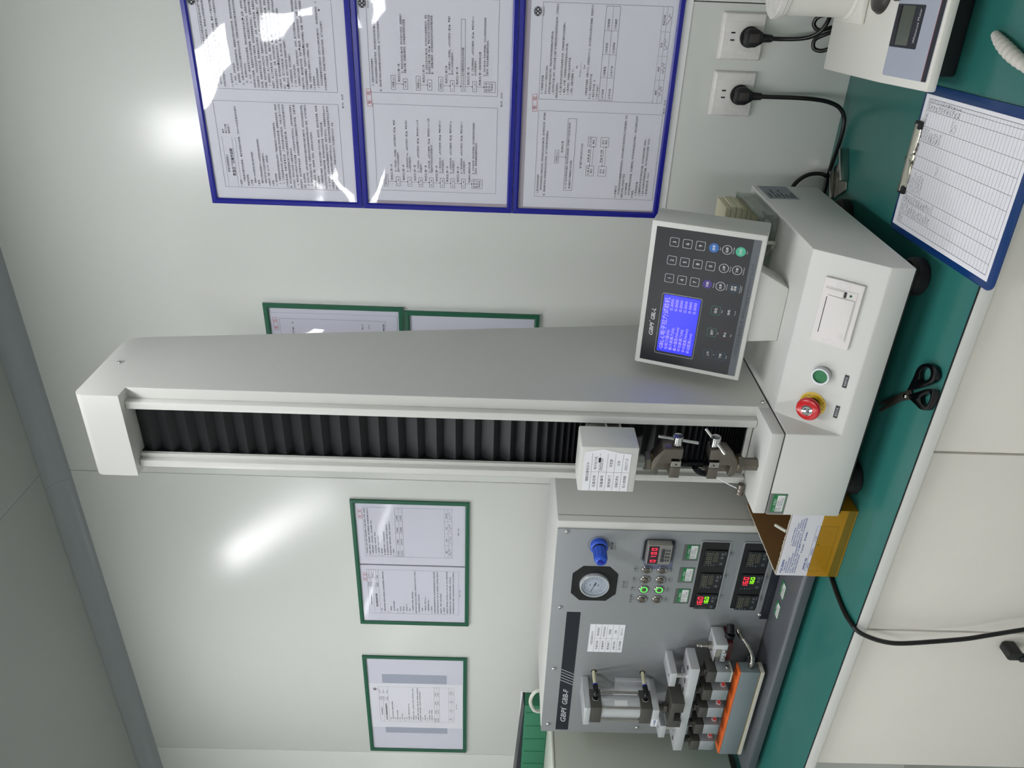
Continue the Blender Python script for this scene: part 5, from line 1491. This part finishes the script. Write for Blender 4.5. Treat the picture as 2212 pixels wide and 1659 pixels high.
# limit switch to the right of the heads
sw = boxp('limit_switch', 'aluminium', sealer, -1.4270, -1.3720, -.4080, -.3530, .8860, .9140, .0014)
boxp('switch_cover', 'burgundy', sw, -1.4265, -1.3700, -.4040, -.3540, .8740, .8862, .0008)
boxp('switch_face', 'steel', sw, -1.4260, -1.3860, -.4088, -.4079, .8985, .9125, .0003)
for x in (-1.413, -1.392):
    screw(sw, (x, -.4082, .8910), (0, -1, 0), .0042, 'steel', 'switch_screw')
bm = nb(); add_lathe(bm, (-1.401, -.384, .9138), (0, 0, 1), [(.0105, 0), (.0105, .004), (.0080, .0042), (.0080, .0060), (.0105, .0062), (.0105, .010), (.0058, .0102), (.0058, .026), (.0048, .027), (.0048, .033), (.0035, .036), (0, .0372)], 20); obj('plunger', bm, 'steel', sw)
bm = nb(); cyl(bm, (-1.373, -.384, .8790), (1, 0, -.15), .0105, .012, 20, .001); cyl(bm, (-1.3625, -.384, .8775), (.5, .8, -.1), .0088, .022, 18, .001); obj('cable_gland', bm, 'black', sw)
# white hose looping over the top rear
bm = nb(); add_tube(bm, [(-1.812, -.19, 1.262), (-1.807, -.195, 1.283), (-1.814, -.198, 1.299), (-1.832, -.20, 1.3085), (-1.855, -.20, 1.3105), (-1.876, -.20, 1.305), (-1.892, -.20, 1.294), (-1.897, -.19, 1.272), (-1.86, -.15, 1.22), (-1.80, -.12, 1.18), (-1.76, -.11, 1.16)], .0052, 12); obj('rear_hose', bm, 'tube_white', sealer)
bm = nb(); add_tube(bm, [(-1.812, -.19, 1.262), (-1.80, -.16, 1.23), (-1.762, -.13, 1.20)], .0075, 12); obj('hose_fitting', bm, 'steel_dull', sealer)

# ================================================================== grey instrument and green box at the far left
gi = thing('grey_instrument', (-2.15, -.34, TZ), 'pale grey metal cabinet instrument standing left of the heat sealer', 'instrument')
boxp('housing', 'instrument_grey', gi, -2.38, -1.900, -.575, -.115, .772, 1.2465, .004)
boxp('top_cover', 'tube_white', gi, -2.382, -1.898, -.577, -.113, 1.2468, 1.2530, .0015)
for x, y in ((-2.34, -.53), (-1.94, -.53), (-2.34, -.16), (-1.94, -.16)):
    bm = nb(); cyl(bm, (x, y, TZ), (0, 0, 1), .018, .0225, 20, .002); obj('foot', bm, 'black_rubber', gi)
gx = thing('green_storage_box', (-2.15, -.145, 1.2532), 'green plastic storage box with a dark lid on top of the grey instrument', 'box')
boxp('tub', 'storage_green', gx, -2.36, -1.918, -.165, -.118, 1.2534, 1.3240, .003)
bm = nb(); add_poly(bm, ((3, 2, 1, 0), (4, 5, 6, 7), (0, 1, 5, 4), (1, 2, 6, 5), (2, 3, 7, 6), (3, 0, 4, 7)), .0008, 1, [(-2.362, -.163, 1.3242), (-1.918, -.163, 1.3242), (-1.918, -.117, 1.3242), (-2.362, -.117, 1.3242), (-2.362, -.163, 1.3430), (-1.918, -.163, 1.3256), (-1.918, -.117, 1.3290), (-2.362, -.117, 1.3480)]); obj('lid', bm, 'navy', gx)
boxp('rim', 'backing_white', gx, -2.362, -1.916, -.118, -.114, 1.2534, 1.3340, .001)
for x in (-1.95, -2.01, -2.07, -2.13, -2.19, -2.25, -2.31):
    boxp('rib', 'storage_green', gx, x - .004, x + .004, -.1668, -.1648, 1.258, 1.318, .0008)

# ================================================================== carton
ct = thing('cardboard_carton', (-.980, -.40, TZ), 'open cardboard carton with white and amber taped front beside the tall machine', 'carton')
cx0, cx1, cyf, cyb, cz = -1.0625, -.8985, -.5040, -.290, .8715
def wall_piece(name, m, x0, x1, y0, y1, z0, z1):
    bm = nb(); add_box(bm, x0, x1, y0, y1, z0, z1); return obj(name, bm, m, ct, False)
fw_ = wall_piece('front_wall', 'cardboard', cx0, cx1, cyf + .0004, cyf + .0038, TZ + .0006, cz)
wall_piece('left_wall', 'cardboard', cx0, cx0 + .0034, cyf + .0040, cyb, TZ + .0006, cz)
wall_piece('right_wall', 'cardboard', cx1 - .0034, cx1, cyf + .0040, cyb, TZ + .0006, .795)
wall_piece('back_wall', 'cardboard', cx0 + .0036, cx1 - .0036, cyb - .0034, cyb, TZ + .0006, cz)
wall_piece('bottom', 'cardboard', cx0 + .0036, cx1 - .0036, cyf + .0040, cyb - .0036, TZ + .0006, TZ + .004)
bm = nb(); add_box(bm, cx0, cx1, cyf, cyf + .0004, .8110, cz - .0008); wf = obj('white_liner', bm, 'carton_white', fw_, False)
bm = nb()                                                        # torn upper edge of the liner
n = 40
for k in range(n):
    x = cx0 + (cx1 - cx0) * k / n
    add_box(bm, x, x + (cx1 - cx0) / n, cyf + .0006, cyf + .0036, cz - .0004, cz + .0002 + .0014 * random.random())
obj('torn_edge', bm, 'pad_white', fw_, False)
bm = nb()
for k in range(n):
    y = cyf + .004 + (cyb - cyf - .004) * k / n
    add_box(bm, cx0 + .0004, cx0 + .0030, y, y + (cyb - cyf - .004) / n, cz - .0004, cz + .0002 + .0012 * random.random())
obj('torn_edge', bm, 'pad_white', ct, False)
bm = nb(); add_box(bm, cx0 - .0003, cx1 + .0003, cyf - .0005, cyf + .0003, TZ + .0008, .8112); tp = obj('amber_tape', bm, 'carton_tape', fw_, False)
bm = nb(); add_poly(bm, ((3, 2, 1, 0), (4, 5, 6, 7), (0, 1, 5, 4), (1, 2, 6, 5), (2, 3, 7, 6), (3, 0, 4, 7)), 0, 1, [(cx0, cyf - .0009, TZ + .004), (cx1, cyf - .0009, TZ + .003), (cx1, cyf - .0005, TZ + .003), (cx0, cyf - .0005, TZ + .004), (cx0, cyf - .0009, TZ + .0195), (cx1, cyf - .0009, TZ + .0175), (cx1, cyf - .0005, TZ + .0175), (cx0, cyf - .0005, TZ + .0195)]); obj('overlapping_tape', bm, 'carton_tape_dark', fw_, False)
bm = nb(); add_box(bm, cx1 - .0004, cx1 + .0005, cyf - .0003, cyf + .09, TZ + .0008, .790); obj('side_tape', bm, 'carton_tape', ct, False)
p = Print('blue_print', 'ink_blue', wf, (cx0, cyf, 0))
p.text('产品使用说明书', .0065, .8615, .0052, .034, bold=.015)
for k, (w, t2) in enumerate(((.030, '一、使用前请仔细阅读'), (.040, '请按说明书要求进行操作使用'), (.052, '本产品适用于实验室样品的包装与存放'), (.066, '请勿重压，请勿倒置，存放于干燥通风处保存使用'), (.074, '注意防潮防水，避免阳光直射，远离火源，避免儿童接触'), (.048, '如有质量问题请联系销售商'))):
    p.text(t2, .0065, .8565 - .0042 * k, .0032, w)
for k, (x, w, t2) in enumerate(((.076, .045, '二、产品规格及注意事项'), (.075, .060, '按照国家标准进行生产检验合格出厂'), (.074, .066, '包装内含产品合格证，使用说明书'), (.073, .070, '保质期限见包装标识，请在有效期内使用'), (.071, .074, '生产地址及联系方式见包装箱侧面的标签'))):
    p.text(t2, x, .8575 - .0042 * k, .0032, w)
p.text('产品名称：  型号规格：', .058, .8330, .0034, .055, bold=.012); p.text('适用范围  数量', .016, .8200, .0040, .030, bold=.012)
for a in ((.014, .7725, .126, .8180),):
    p.box(a[0], .8115, a[2], .8180, .0005)
for k in range(3):
    p.text(('装箱清单', '检验合格证', '出厂编号')[k], .020 + .034 * k, .8130, .0036)
q = Print('dimmed_print', 'carton_tape_dark', tp, (cx0, cyf - .0005, 0))
q.box(.014, .7780, .126, .8112, .0006)
for k in range(6):
    q.line(.088, .8070 - .0045 * k, .122, .8070 - .0045 * k, .0004); q.line(.034, .8070 - .0045 * k, .072, .8070 - .0045 * k, .0004)
for x in (.030, .076, .086):
    q.line(x, .7780, x, .8112, .0004)
q.disc(.081, .8065, .0022, 14); q.tri(.022, .7850, .0024, -PI / 2)
bm = nb(); add_tube(bm, [(-.962, -.492, .868), (-.966, -.478, .874), (-.972, -.462, .878)], .0030, 8, 3); ws = obj('white_tube_end', bm, 'tube_white', None, True, (-.967, -.478, .868))
tag(ws, 'short white plastic tube end sticking up inside the open carton', 'tube')

# ================================================================== power sockets and plugs
def socket(x0, label):
    x1, z0, z1 = x0 + .086, .9355, 1.0215
    t = thing('wall_socket', ((x0 + x1) / 2, -.0005, (z0 + z1) / 2), label, 'wall socket', 'white wall sockets')
    bm = nb(); add_poly(bm, ((3, 2, 1, 0), (4, 5, 6, 7), (0, 1, 5, 4), (1, 2, 6, 5), (2, 3, 7, 6), (3, 0, 4, 7)), .0022, 3, [(x0, -.0005, z0), (x1, -.0005, z0), (x1, -.0005, z1), (x0, -.0005, z1), (x0 + .003, -.0095, z0 + .003), (x1 - .003, -.0095, z0 + .003), (x1 - .003, -.0095, z1 - .005), (x0 + .003, -.0095, z1 - .005)])
    obj('cover_plate', bm, 'socket_white', t)
    boxp('insert', 'socket_white', t, x0 + .0165, x1 - .0165, -.0101, -.0094, z0 + .010, z1 - .012, .0003)
    for s in (-.0065, .0065):
        bm = nb(); add_box(bm, (x0 + x1) / 2 + s - .0014, (x0 + x1) / 2 + s + .0014, -.0105, -.0100, .9935, 1.0015); obj('slot', bm, 'black', t, False)
    return t
socket(-.1905, 'white double socket on the right, nearest the top edge of the photo')
socket(-.2955, 'white double socket on the left, next to the console')
def plug(x, label):
    t = thing('power_plug', (x, -.0106, .966), label, 'plug', 'black plugs in the wall sockets')
    zc = .9655
    bm = nb(); add_lathe(bm, (x, -.0106, zc), (0, -1, 0), [(.0185, 0), (.0190, .001), (.0190, .006), (.0180, .007)], 36); obj('plug_rim', bm, 'black_rubber', t)
    bm = nb()
    add_prism(bm, [(x - .0165, zc + .006), (x - .0105, zc + .0145), (x + .0105, zc + .0145), (x + .0165, zc + .006), (x + .0165, zc - .008), (x + .0085, zc - .0215), (x - .0085, zc - .0215), (x - .0165, zc - .008)], 'y', -.0330, -.0175, .003)
    obj('plug_body', bm, 'black', t)
    bm = nb(); add_prism(bm, [(x - .0085, zc + .006), (x + .0085, zc + .006), (x + .0085, zc - .013), (x - .0085, zc - .013)], 'y', -.0355, -.0325, .0015); obj('finger_flat', bm, 'plastic_dark', t)
    bm = nb()
    for k in range(5):
        cyl(bm, (x, -.0250, zc - .0215 - .0034 * k), (0, 0, -1), .0078 - .0002 * k, .0025, 16, .0004)
    cyl(bm, (x, -.0250, zc - .020), (0, 0, -1), .0062, .0195, 16)
    obj('strain_relief', bm, 'black', t)
    return (x, -.0250, zc - .0395)
a = plug(-.1475, 'black power plug in the right hand socket, its cord running to the whiteness meter')
b = plug(-.2525, 'black power plug in the left hand socket with a long drooping cord')
bm = nb(); add_tube(bm, [a, (-.1472, -.028, .905), (-.1445, -.040, .880), (-.139, -.052, .862), (-.128, -.062, .850), (-.110, -.066, .842), (-.090, -.058, .838)], .0040, 12)
tag(obj('black_cable', bm, 'cord', None, True, (-.10, -.06, .838)), 'short black cord from the right hand plug to behind the whiteness meter', 'cord')
bm = nb(); add_tube(bm, [(-.155, -.060, .820), (-.163, -.050, .836), (-.160, -.040, .848), (-.146, -.040, .850), (-.135, -.052, .838), (-.125, -.058, .816)], .0038, 12); add_tube(bm, [(-.122, -.050, .826), (-.128, -.045, .848), (-.118, -.040, .858), (-.105, -.045, .852), (-.100, -.055, .83)], .0038, 12)
tag(obj('coiled_cable', bm, 'cord', None, True, (-.14, -.05, .82)), 'two small black cord loops peeping out behind the whiteness meter', 'cord')
bm = nb(); add_tube(bm, [b, (-.2522, -.027, .900), (-.2515, -.031, .860), (-.2525, -.033, .825), (-.2565, -.034, .795), (-.2655, -.035, .772), (-.282, -.037, .7588), (-.306, -.0385, .7552), (-.330, -.0365, .7548), (-.358, -.030, .7546), (-.390, -.022, .7546), (-.425, -.020, .7548), (-.46, -.030, .760)], .0042, 12)
tag(obj('black_cable', bm, 'cord', None, True, (-.30, -.035, .7505)), 'long black cord drooping from the left hand plug to behind the tall machine', 'cord')
bm = nb(); add_tube(bm, [(-.405, -.028, .7555), (-.398, -.030, .775), (-.400, -.032, .800), (-.412, -.035, .820), (-.430, -.040, .832), (-.455, -.050, .835)], .0042, 12)
tag(obj('looped_cable', bm, 'cord', None, True, (-.405, -.03, .7505)), 'black cord loop rising behind the right rear corner of the tall machine', 'cord')

# ================================================================== whiteness meter
MY = math.radians(2.5)
MM = Matrix.Translation((-.1745, -.4265, 0)) @ Matrix.Rotation(MY, 4, 'Z')
_o = MM @ Vector((.12, .16, TZ))
meter = thing('whiteness_meter', _o, 'white and grey whiteness meter with a small display at the photo corner', 'meter')
def mp(name, m, fn, parent=None, smooth=True):
    return local_part(name, m, parent or meter, MM, fn, smooth)
prof_m = [(0, .7955), (-.001, .8100), (.124, .8330), (.330, .8440), (.330, .7955)]
mbody = mp('housing', 'meter_white', lambda bm: add_prism(bm, prof_m, 'x', 0, .26, .0030))
mp('base', 'black', lambda bm: add_box(bm, .018, .245, .040, .310, .7515, .7958, .004))
for x in (.03, .23):
    for y in (.06, .29):
        mp('foot', 'black_rubber', lambda bm: cyl(bm, (x, y, TZ), (0, 0, 1), .012, .0050, 16))
sl = math.atan2(.0230, .125)
su = Vector((0, math.cos(sl), math.sin(sl)))
MU = (MM.to_3x3() @ su); MR = (MM.to_3x3() @ Vector((1, 0, 0)))
MO = MM @ Vector((0, -.001, .8100))
SLM = MM @ Matrix.Translation((0, -.001, .8100)) @ Matrix.Rotation(sl, 4, 'X')
fp = local_part('face_plate', 'meter_panel', mbody, SLM, lambda bm: add_prism(bm, rrect(.0125, .249, .0060, .1130, .004), 'z', .0002, .0010), False)
local_part('lower_band', 'navy', fp, SLM, lambda bm: add_box(bm, .0128, .2487, .0062, .0160, .0010, .0014), False)
local_part('red_line', 'ink_red', fp, SLM, lambda bm: add_box(bm, .0128, .2487, .0160, .0168, .0010, .0014), False)
ds = local_part('display', 'navy', fp, SLM, lambda bm: add_prism(bm, rrect(.0541, .1140, .0475, .1120, .002, 3), 'z', .0010, .0016), False)
local_part('lcd', 'lcd_off', ds, SLM, lambda bm: add_box(bm, .0575, .1121, .0690, .0990, .0016, .0019), False)
local_part('lcd_edge', 'black_gloss', ds, SLM, lambda bm: add_box(bm, .0575, .1121, .1010, .1050, .0016, .0022), False)
p = Print('lettering', 'ink_white', ds, MO, MR, MU, .0019); p.text('Whiteness Meter', .0620, .0535, .0072, .047)
tz = .8440
mp('turret_base', 'meter_white', lambda bm: add_box(bm, .080, .20, .205, .320, .8380, .8475, .003))
mp('turret', 'meter_white', lambda bm: add_lathe(bm, (.135, .262, .8470), (0, 0, 1), [(.0500, 0), (.0500, .006), (.0470, .009), (.0470, .112), (.0500, .114), (.0500, .120)], 44))
mp('turret_lid', 'socket_white', lambda bm: add_lathe(bm, (.135, .262, .9670), (0, 0, 1), [(.0490, 0), (.0520, .001), (.0520, .010), (.0505, .0115), (0, .0118)], 44))
mp('turret_tab', 'socket_white', lambda bm: add_box(bm, .082, .098, .258, .268, .9690, .9785, .001))
mp('black_knob', 'plastic_dark', lambda bm: add_lathe(bm, (.127, .165, .8330), (0, 0, 1), [(.030, 0), (.030, .004), (.026, .010), (.015, .014), (0, .015)], 32))
mp('black_button', 'plastic_dark', lambda bm: add_lathe(bm, (.132, .115, .8260), (0, 0, 1), [(.0150, 0), (.0150, .010), (.012, .013), (0, .0135)], 24))

# ================================================================== clipboard with its record sheet
KA = math.atan2(.012, -.300) ; 
kd = Vector((.012, -.300, 0)).normalized()           # page runs towards the table edge
kr = Vector((-kd.y, kd.x, 0))
KO = Vector((-.401, -.3315, 0))                        # top left corner of the sheet
KM = Matrix(((kr.x, -kd.x, 0, KO.x), (kr.y, -kd.y, 0, KO.y), (0, 0, 1, 0), (0, 0, 0, 1)))   # local: x right, y up the page
_o = KM @ Vector((.105, -.15, TZ))
cb = thing('clipboard', _o, 'dark blue clipboard lying at the table edge right of the tall machine', 'clipboard')
local_part('board', 'clipboard_blue', cb, KM, lambda bm: add_prism(bm, rrect(-.0110, .2240, -.3130, .0080, .014), 'z', TZ + .0004, TZ + .0034, .0006))
clip = local_part('clip', 'clip_steel', cb, KM, lambda bm: add_prism(bm, [(.0040, TZ + .0050), (.0015, TZ + .0095), (-.0030, TZ + .0120), (-.0085, TZ + .0120), (-.0100, TZ + .0080), (-.0110, TZ + .0054), (-.0160, TZ + .0052), (-.0160, TZ + .0044)], 'x', .0560, .1640, 0))
for x in (.0520, .1560):
    local_part('clip_corner', 'black', clip, KM, lambda bm: add_box(bm, x, x + .0125, -.0175, .0020, TZ + .0045, TZ + .0110, .002))
local_part('wire_lever', 'clip_steel', clip, KM, lambda bm: add_tube(bm, [(.0600, -.0145, TZ + .0065), (.0800, -.0150, TZ + .0062), (.1000, -.0130, TZ + .0075), (.1120, -.0060, TZ + .0100), (.1200, -.0130, TZ + .0075), (.1400, -.0150, TZ + .0062), (.1600, -.0145, TZ + .0065)], .0016, 8))
local_part('hinge', 'black', clip, KM, lambda bm: cyl(bm, (.1080, .0060, TZ + .0034), (0, 0, 1), .004, .004, 14))
sheet_o = local_part('record_sheet', 'paper', None, KM, lambda bm: add_box(bm, 0, .2100, -.2970, 0, TZ + .0036, TZ + .0042), False)
tag(sheet_o, 'ruled record sheet with handwritten rows held on the blue clipboard', 'form')
p = Print('rules', 'ink_grey', sheet_o, KM @ Vector((0, 0, TZ + .0042)), kr, -kd, .0003)
y0, y1 = -.0130, -.2900
cols = [.0075, .0225, .0425, .0580, .0965, .1170, .1400, .1625, .1865, .1985, .2040]
hh = Print('grid', 'ink', sheet_o, KM @ Vector((0, 0, TZ + .0042)), kr, -kd, .0003)
hh.box(cols[0], y0, cols[-1], y1, .0005)
for x in cols[1:-1]:
    hh.line(x, y0, x, y1, .0004)
NR = 33
for k in range(1, NR):
    y = y0 + (y1 - y0) * k / NR
    p.line(cols[0], y, cols[-1], y, .00035)
for k, tt in enumerate(('日期', '样品编号', '批次', '产品名称', '宽度', '厚度', '最大力', '强度', '伸长率', '备注')):
    hh.text(tt, (cols[k] + cols[k + 1]) / 2, y0 - .0060, .0034, min(.015, (cols[k + 1] - cols[k]) * .7), 'c')
rd = random.Random(4)
rows_h = (y1 - y0) / NR
for r in range(1, 12):
    y = y0 + rows_h * (r + .85)
    for k, n_ in ((0, 8 if r == 1 else 0), (1, 14), (2, 14 if r < 9 else 8), (3, 18 if r < 6 else 0), (4, 8 if r in (9,) else 0), (5, 0), (6, 14 if r < 8 else 0), (7, 12 if r > 9 else 0), (8, 12), (9, 6)):
        if n_:
            w = cols[k + 1] - cols[k]
            hh.scrawl(cols[k] + w * .08, y + .0006, w * rd.uniform(.55, .85), .0048, rd.randint(0, 9999), n_, .00055)

# ================================================================== bits and pieces on the table
# scissors: two halves crossing at the pivot
sc_ = thing('scissors', (-.600, -.565, TZ), 'black handled scissors poking out from under the tall machine', 'scissors')
def half(name, outer, inner, z0, z1):
    N_ = 40
    def resample(pts):
        P_ = smooth_path([(a, b, 0) for a, b in pts + [pts[0]]], 6)
        L = [0]
        for q, w in zip(P_, P_[1:]):
            L.append(L[-1] + (w - q).length)
        out = []
        for k in range(N_):
            s_ = L[-1] * k / N_
            i = max(j for j in range(len(L)) if L[j] <= s_ + 1e-9)
            i = min(i, len(P_) - 2)
            f = (s_ - L[i]) / max(1e-9, L[i + 1] - L[i])
            v = P_[i].lerp(P_[i + 1], f)
            out.append((v.x, v.y))
        return out
    o_ = resample(outer)
    i_ = resample(inner)
    c = (sum(q[0] for q in inner) / len(inner), sum(q[1] for q in inner) / len(inner))
    st = min(range(N_), key=lambda k: math.atan2(o_[k][1] - c[1], o_[k][0] - c[0]))
    o_ = o_[st:] + o_[:st]
    st = min(range(N_), key=lambda k: math.atan2(i_[k][1] - c[1], i_[k][0] - c[0]))
    i_ = i_[st:] + i_[:st]
    def area(q):
        return sum(a[0] * b[1] - b[0] * a[1] for a, b in zip(q, q[1:] + q[:1]))
    if area(o_) < 0: o_ = [o_[0]] + o_[:0:-1]
    if area(i_) < 0: i_ = [i_[0]] + i_[:0:-1]
    bm = nb()
    add_prism(bm, o_, 'z', z0, z1, .0016, 2, hole=i_)
    return obj(name, bm, 'black_gloss', sc_)
half('handle', [(-.617, -.538), (-.590, -.5435), (-.574, -.5450), (-.561, -.5530), (-.5500, -.5690), (-.5455, -.5880), (-.5520, -.6010), (-.5630, -.6010), (-.5780, -.5870), (-.6040, -.5570)], [(-.583, -.5615), (-.572, -.5570), (-.5590, -.5650), (-.5555, -.5780), (-.5630, -.5850), (-.5750, -.5790)], TZ + .0006, TZ + .0086)
half('handle', [(-.6195, -.5480), (-.606, -.5640), (-.5840, -.5900), (-.5755, -.6070), (-.5790, -.6105), (-.5960, -.6110), (-.6120, -.6070), (-.6215, -.5890), (-.6225, -.5740), (-.6240, -.5520)], [(-.6060, -.5800), (-.5950, -.5880), (-.5860, -.5990), (-.5910, -.6035), (-.6020, -.6035), (-.6100, -.5970), (-.6110, -.5860)], TZ + .0006, TZ + .0086)
bm = nb(); add_prism(bm, [(-.612, -.541), (-.620, -.552), (-.640, -.530), (-.690, -.466), (-.684, -.468)], 'z', TZ + .0030, TZ + .0046, .0004); obj('blade', bm, 'steel_dull', sc_)
bm = nb(); add_prism(bm, [(-.616, -.537), (-.626, -.553), (-.642, -.530), (-.698, -.478), (-.694, -.474)], 'z', TZ + .0047, TZ + .0062, .0004); obj('blade', bm, 'steel_dull', sc_)
bm = nb(); add_lathe(bm, (-.6290, -.5360, TZ + .0060), (0, 0, 1), [(.0042, 0), (.0042, .0012), (.0030, .0022), (0, .0024)], 18); obj('pivot', bm, 'chrome', sc_)
# polished steel bracket
bk = thing('steel_bracket', (-.375, -.075, TZ), 'small polished steel angle bracket by the wall behind the tall machine', 'bracket')
BM = Matrix.Translation((-.381, -.072, 0)) @ Matrix.Rotation(math.radians(34), 4, 'Z')
def bkp(name, fn, m='steel'):
    return local_part(name, m, bk, BM, fn)
bkp('plate', lambda bm: add_box(bm, -.045, .020, -.024, .032, TZ + .0004, TZ + .0034, .0008))
bkp('front_flange', lambda bm: add_box(bm, -.030, .036, -.030, -.0242, TZ + .0004, TZ + .0180, .0012))
bkp('rear_flange', lambda bm: add_box(bm, -.045, .012, .0322, .0362, TZ + .0004, TZ + .0110, .0010))
# wrapped white roll
def roll_r(t):
    return .0042 + .0050 * math.sin(PI * min(1, t * .92 + .06)) ** 1.1 + .0005 * math.sin(t * 70)
bm = nb(); add_tube(bm, [(-.091, -.462, TZ + .0060), (-.099, -.488, TZ + .0092), (-.109, -.520, TZ + .0098), (-.118, -.552, TZ + .0088), (-.127, -.582, TZ + .0055)], roll_r, 22, 14)
tag(obj('bandage_roll', bm, 'bandage', None, True, (-.11, -.53, TZ)), 'tapered white gauze wrapped stick lying near the table edge', 'wrapped stick')
# mains cord hanging over the table edge
bm = nb(); add_tube(bm, [(-1.055, -.455, TZ + .0046), (-1.072, -.487, TZ + .0046), (-1.083, -.530, TZ + .0046), (-1.0875, -.572, TZ + .0048), (-1.083, -.604, TZ + .0050), (-1.086, -.6205, TZ - .002), (-1.098, -.6245, .722), (-1.108, -.6250, .690), (-1.110, -.6250, .660), (-1.104, -.6250, .610), (-1.094, -.6250, .548), (-1.083, -.6250, .508), (-1.064, -.6250, .440), (-1.052, -.6250, .38), (-1.05, -.6250, .25), (-1.04, -.63, .12), (-1.02, -.66, .02), (-.95, -.70, .0045)], .0043, 12)
tag(obj('hanging_cable', bm, 'cord', None, True, (-1.08, -.60, 0)), 'black cable coming from behind the carton and hanging over the table edge', 'cord')

flush_prints()
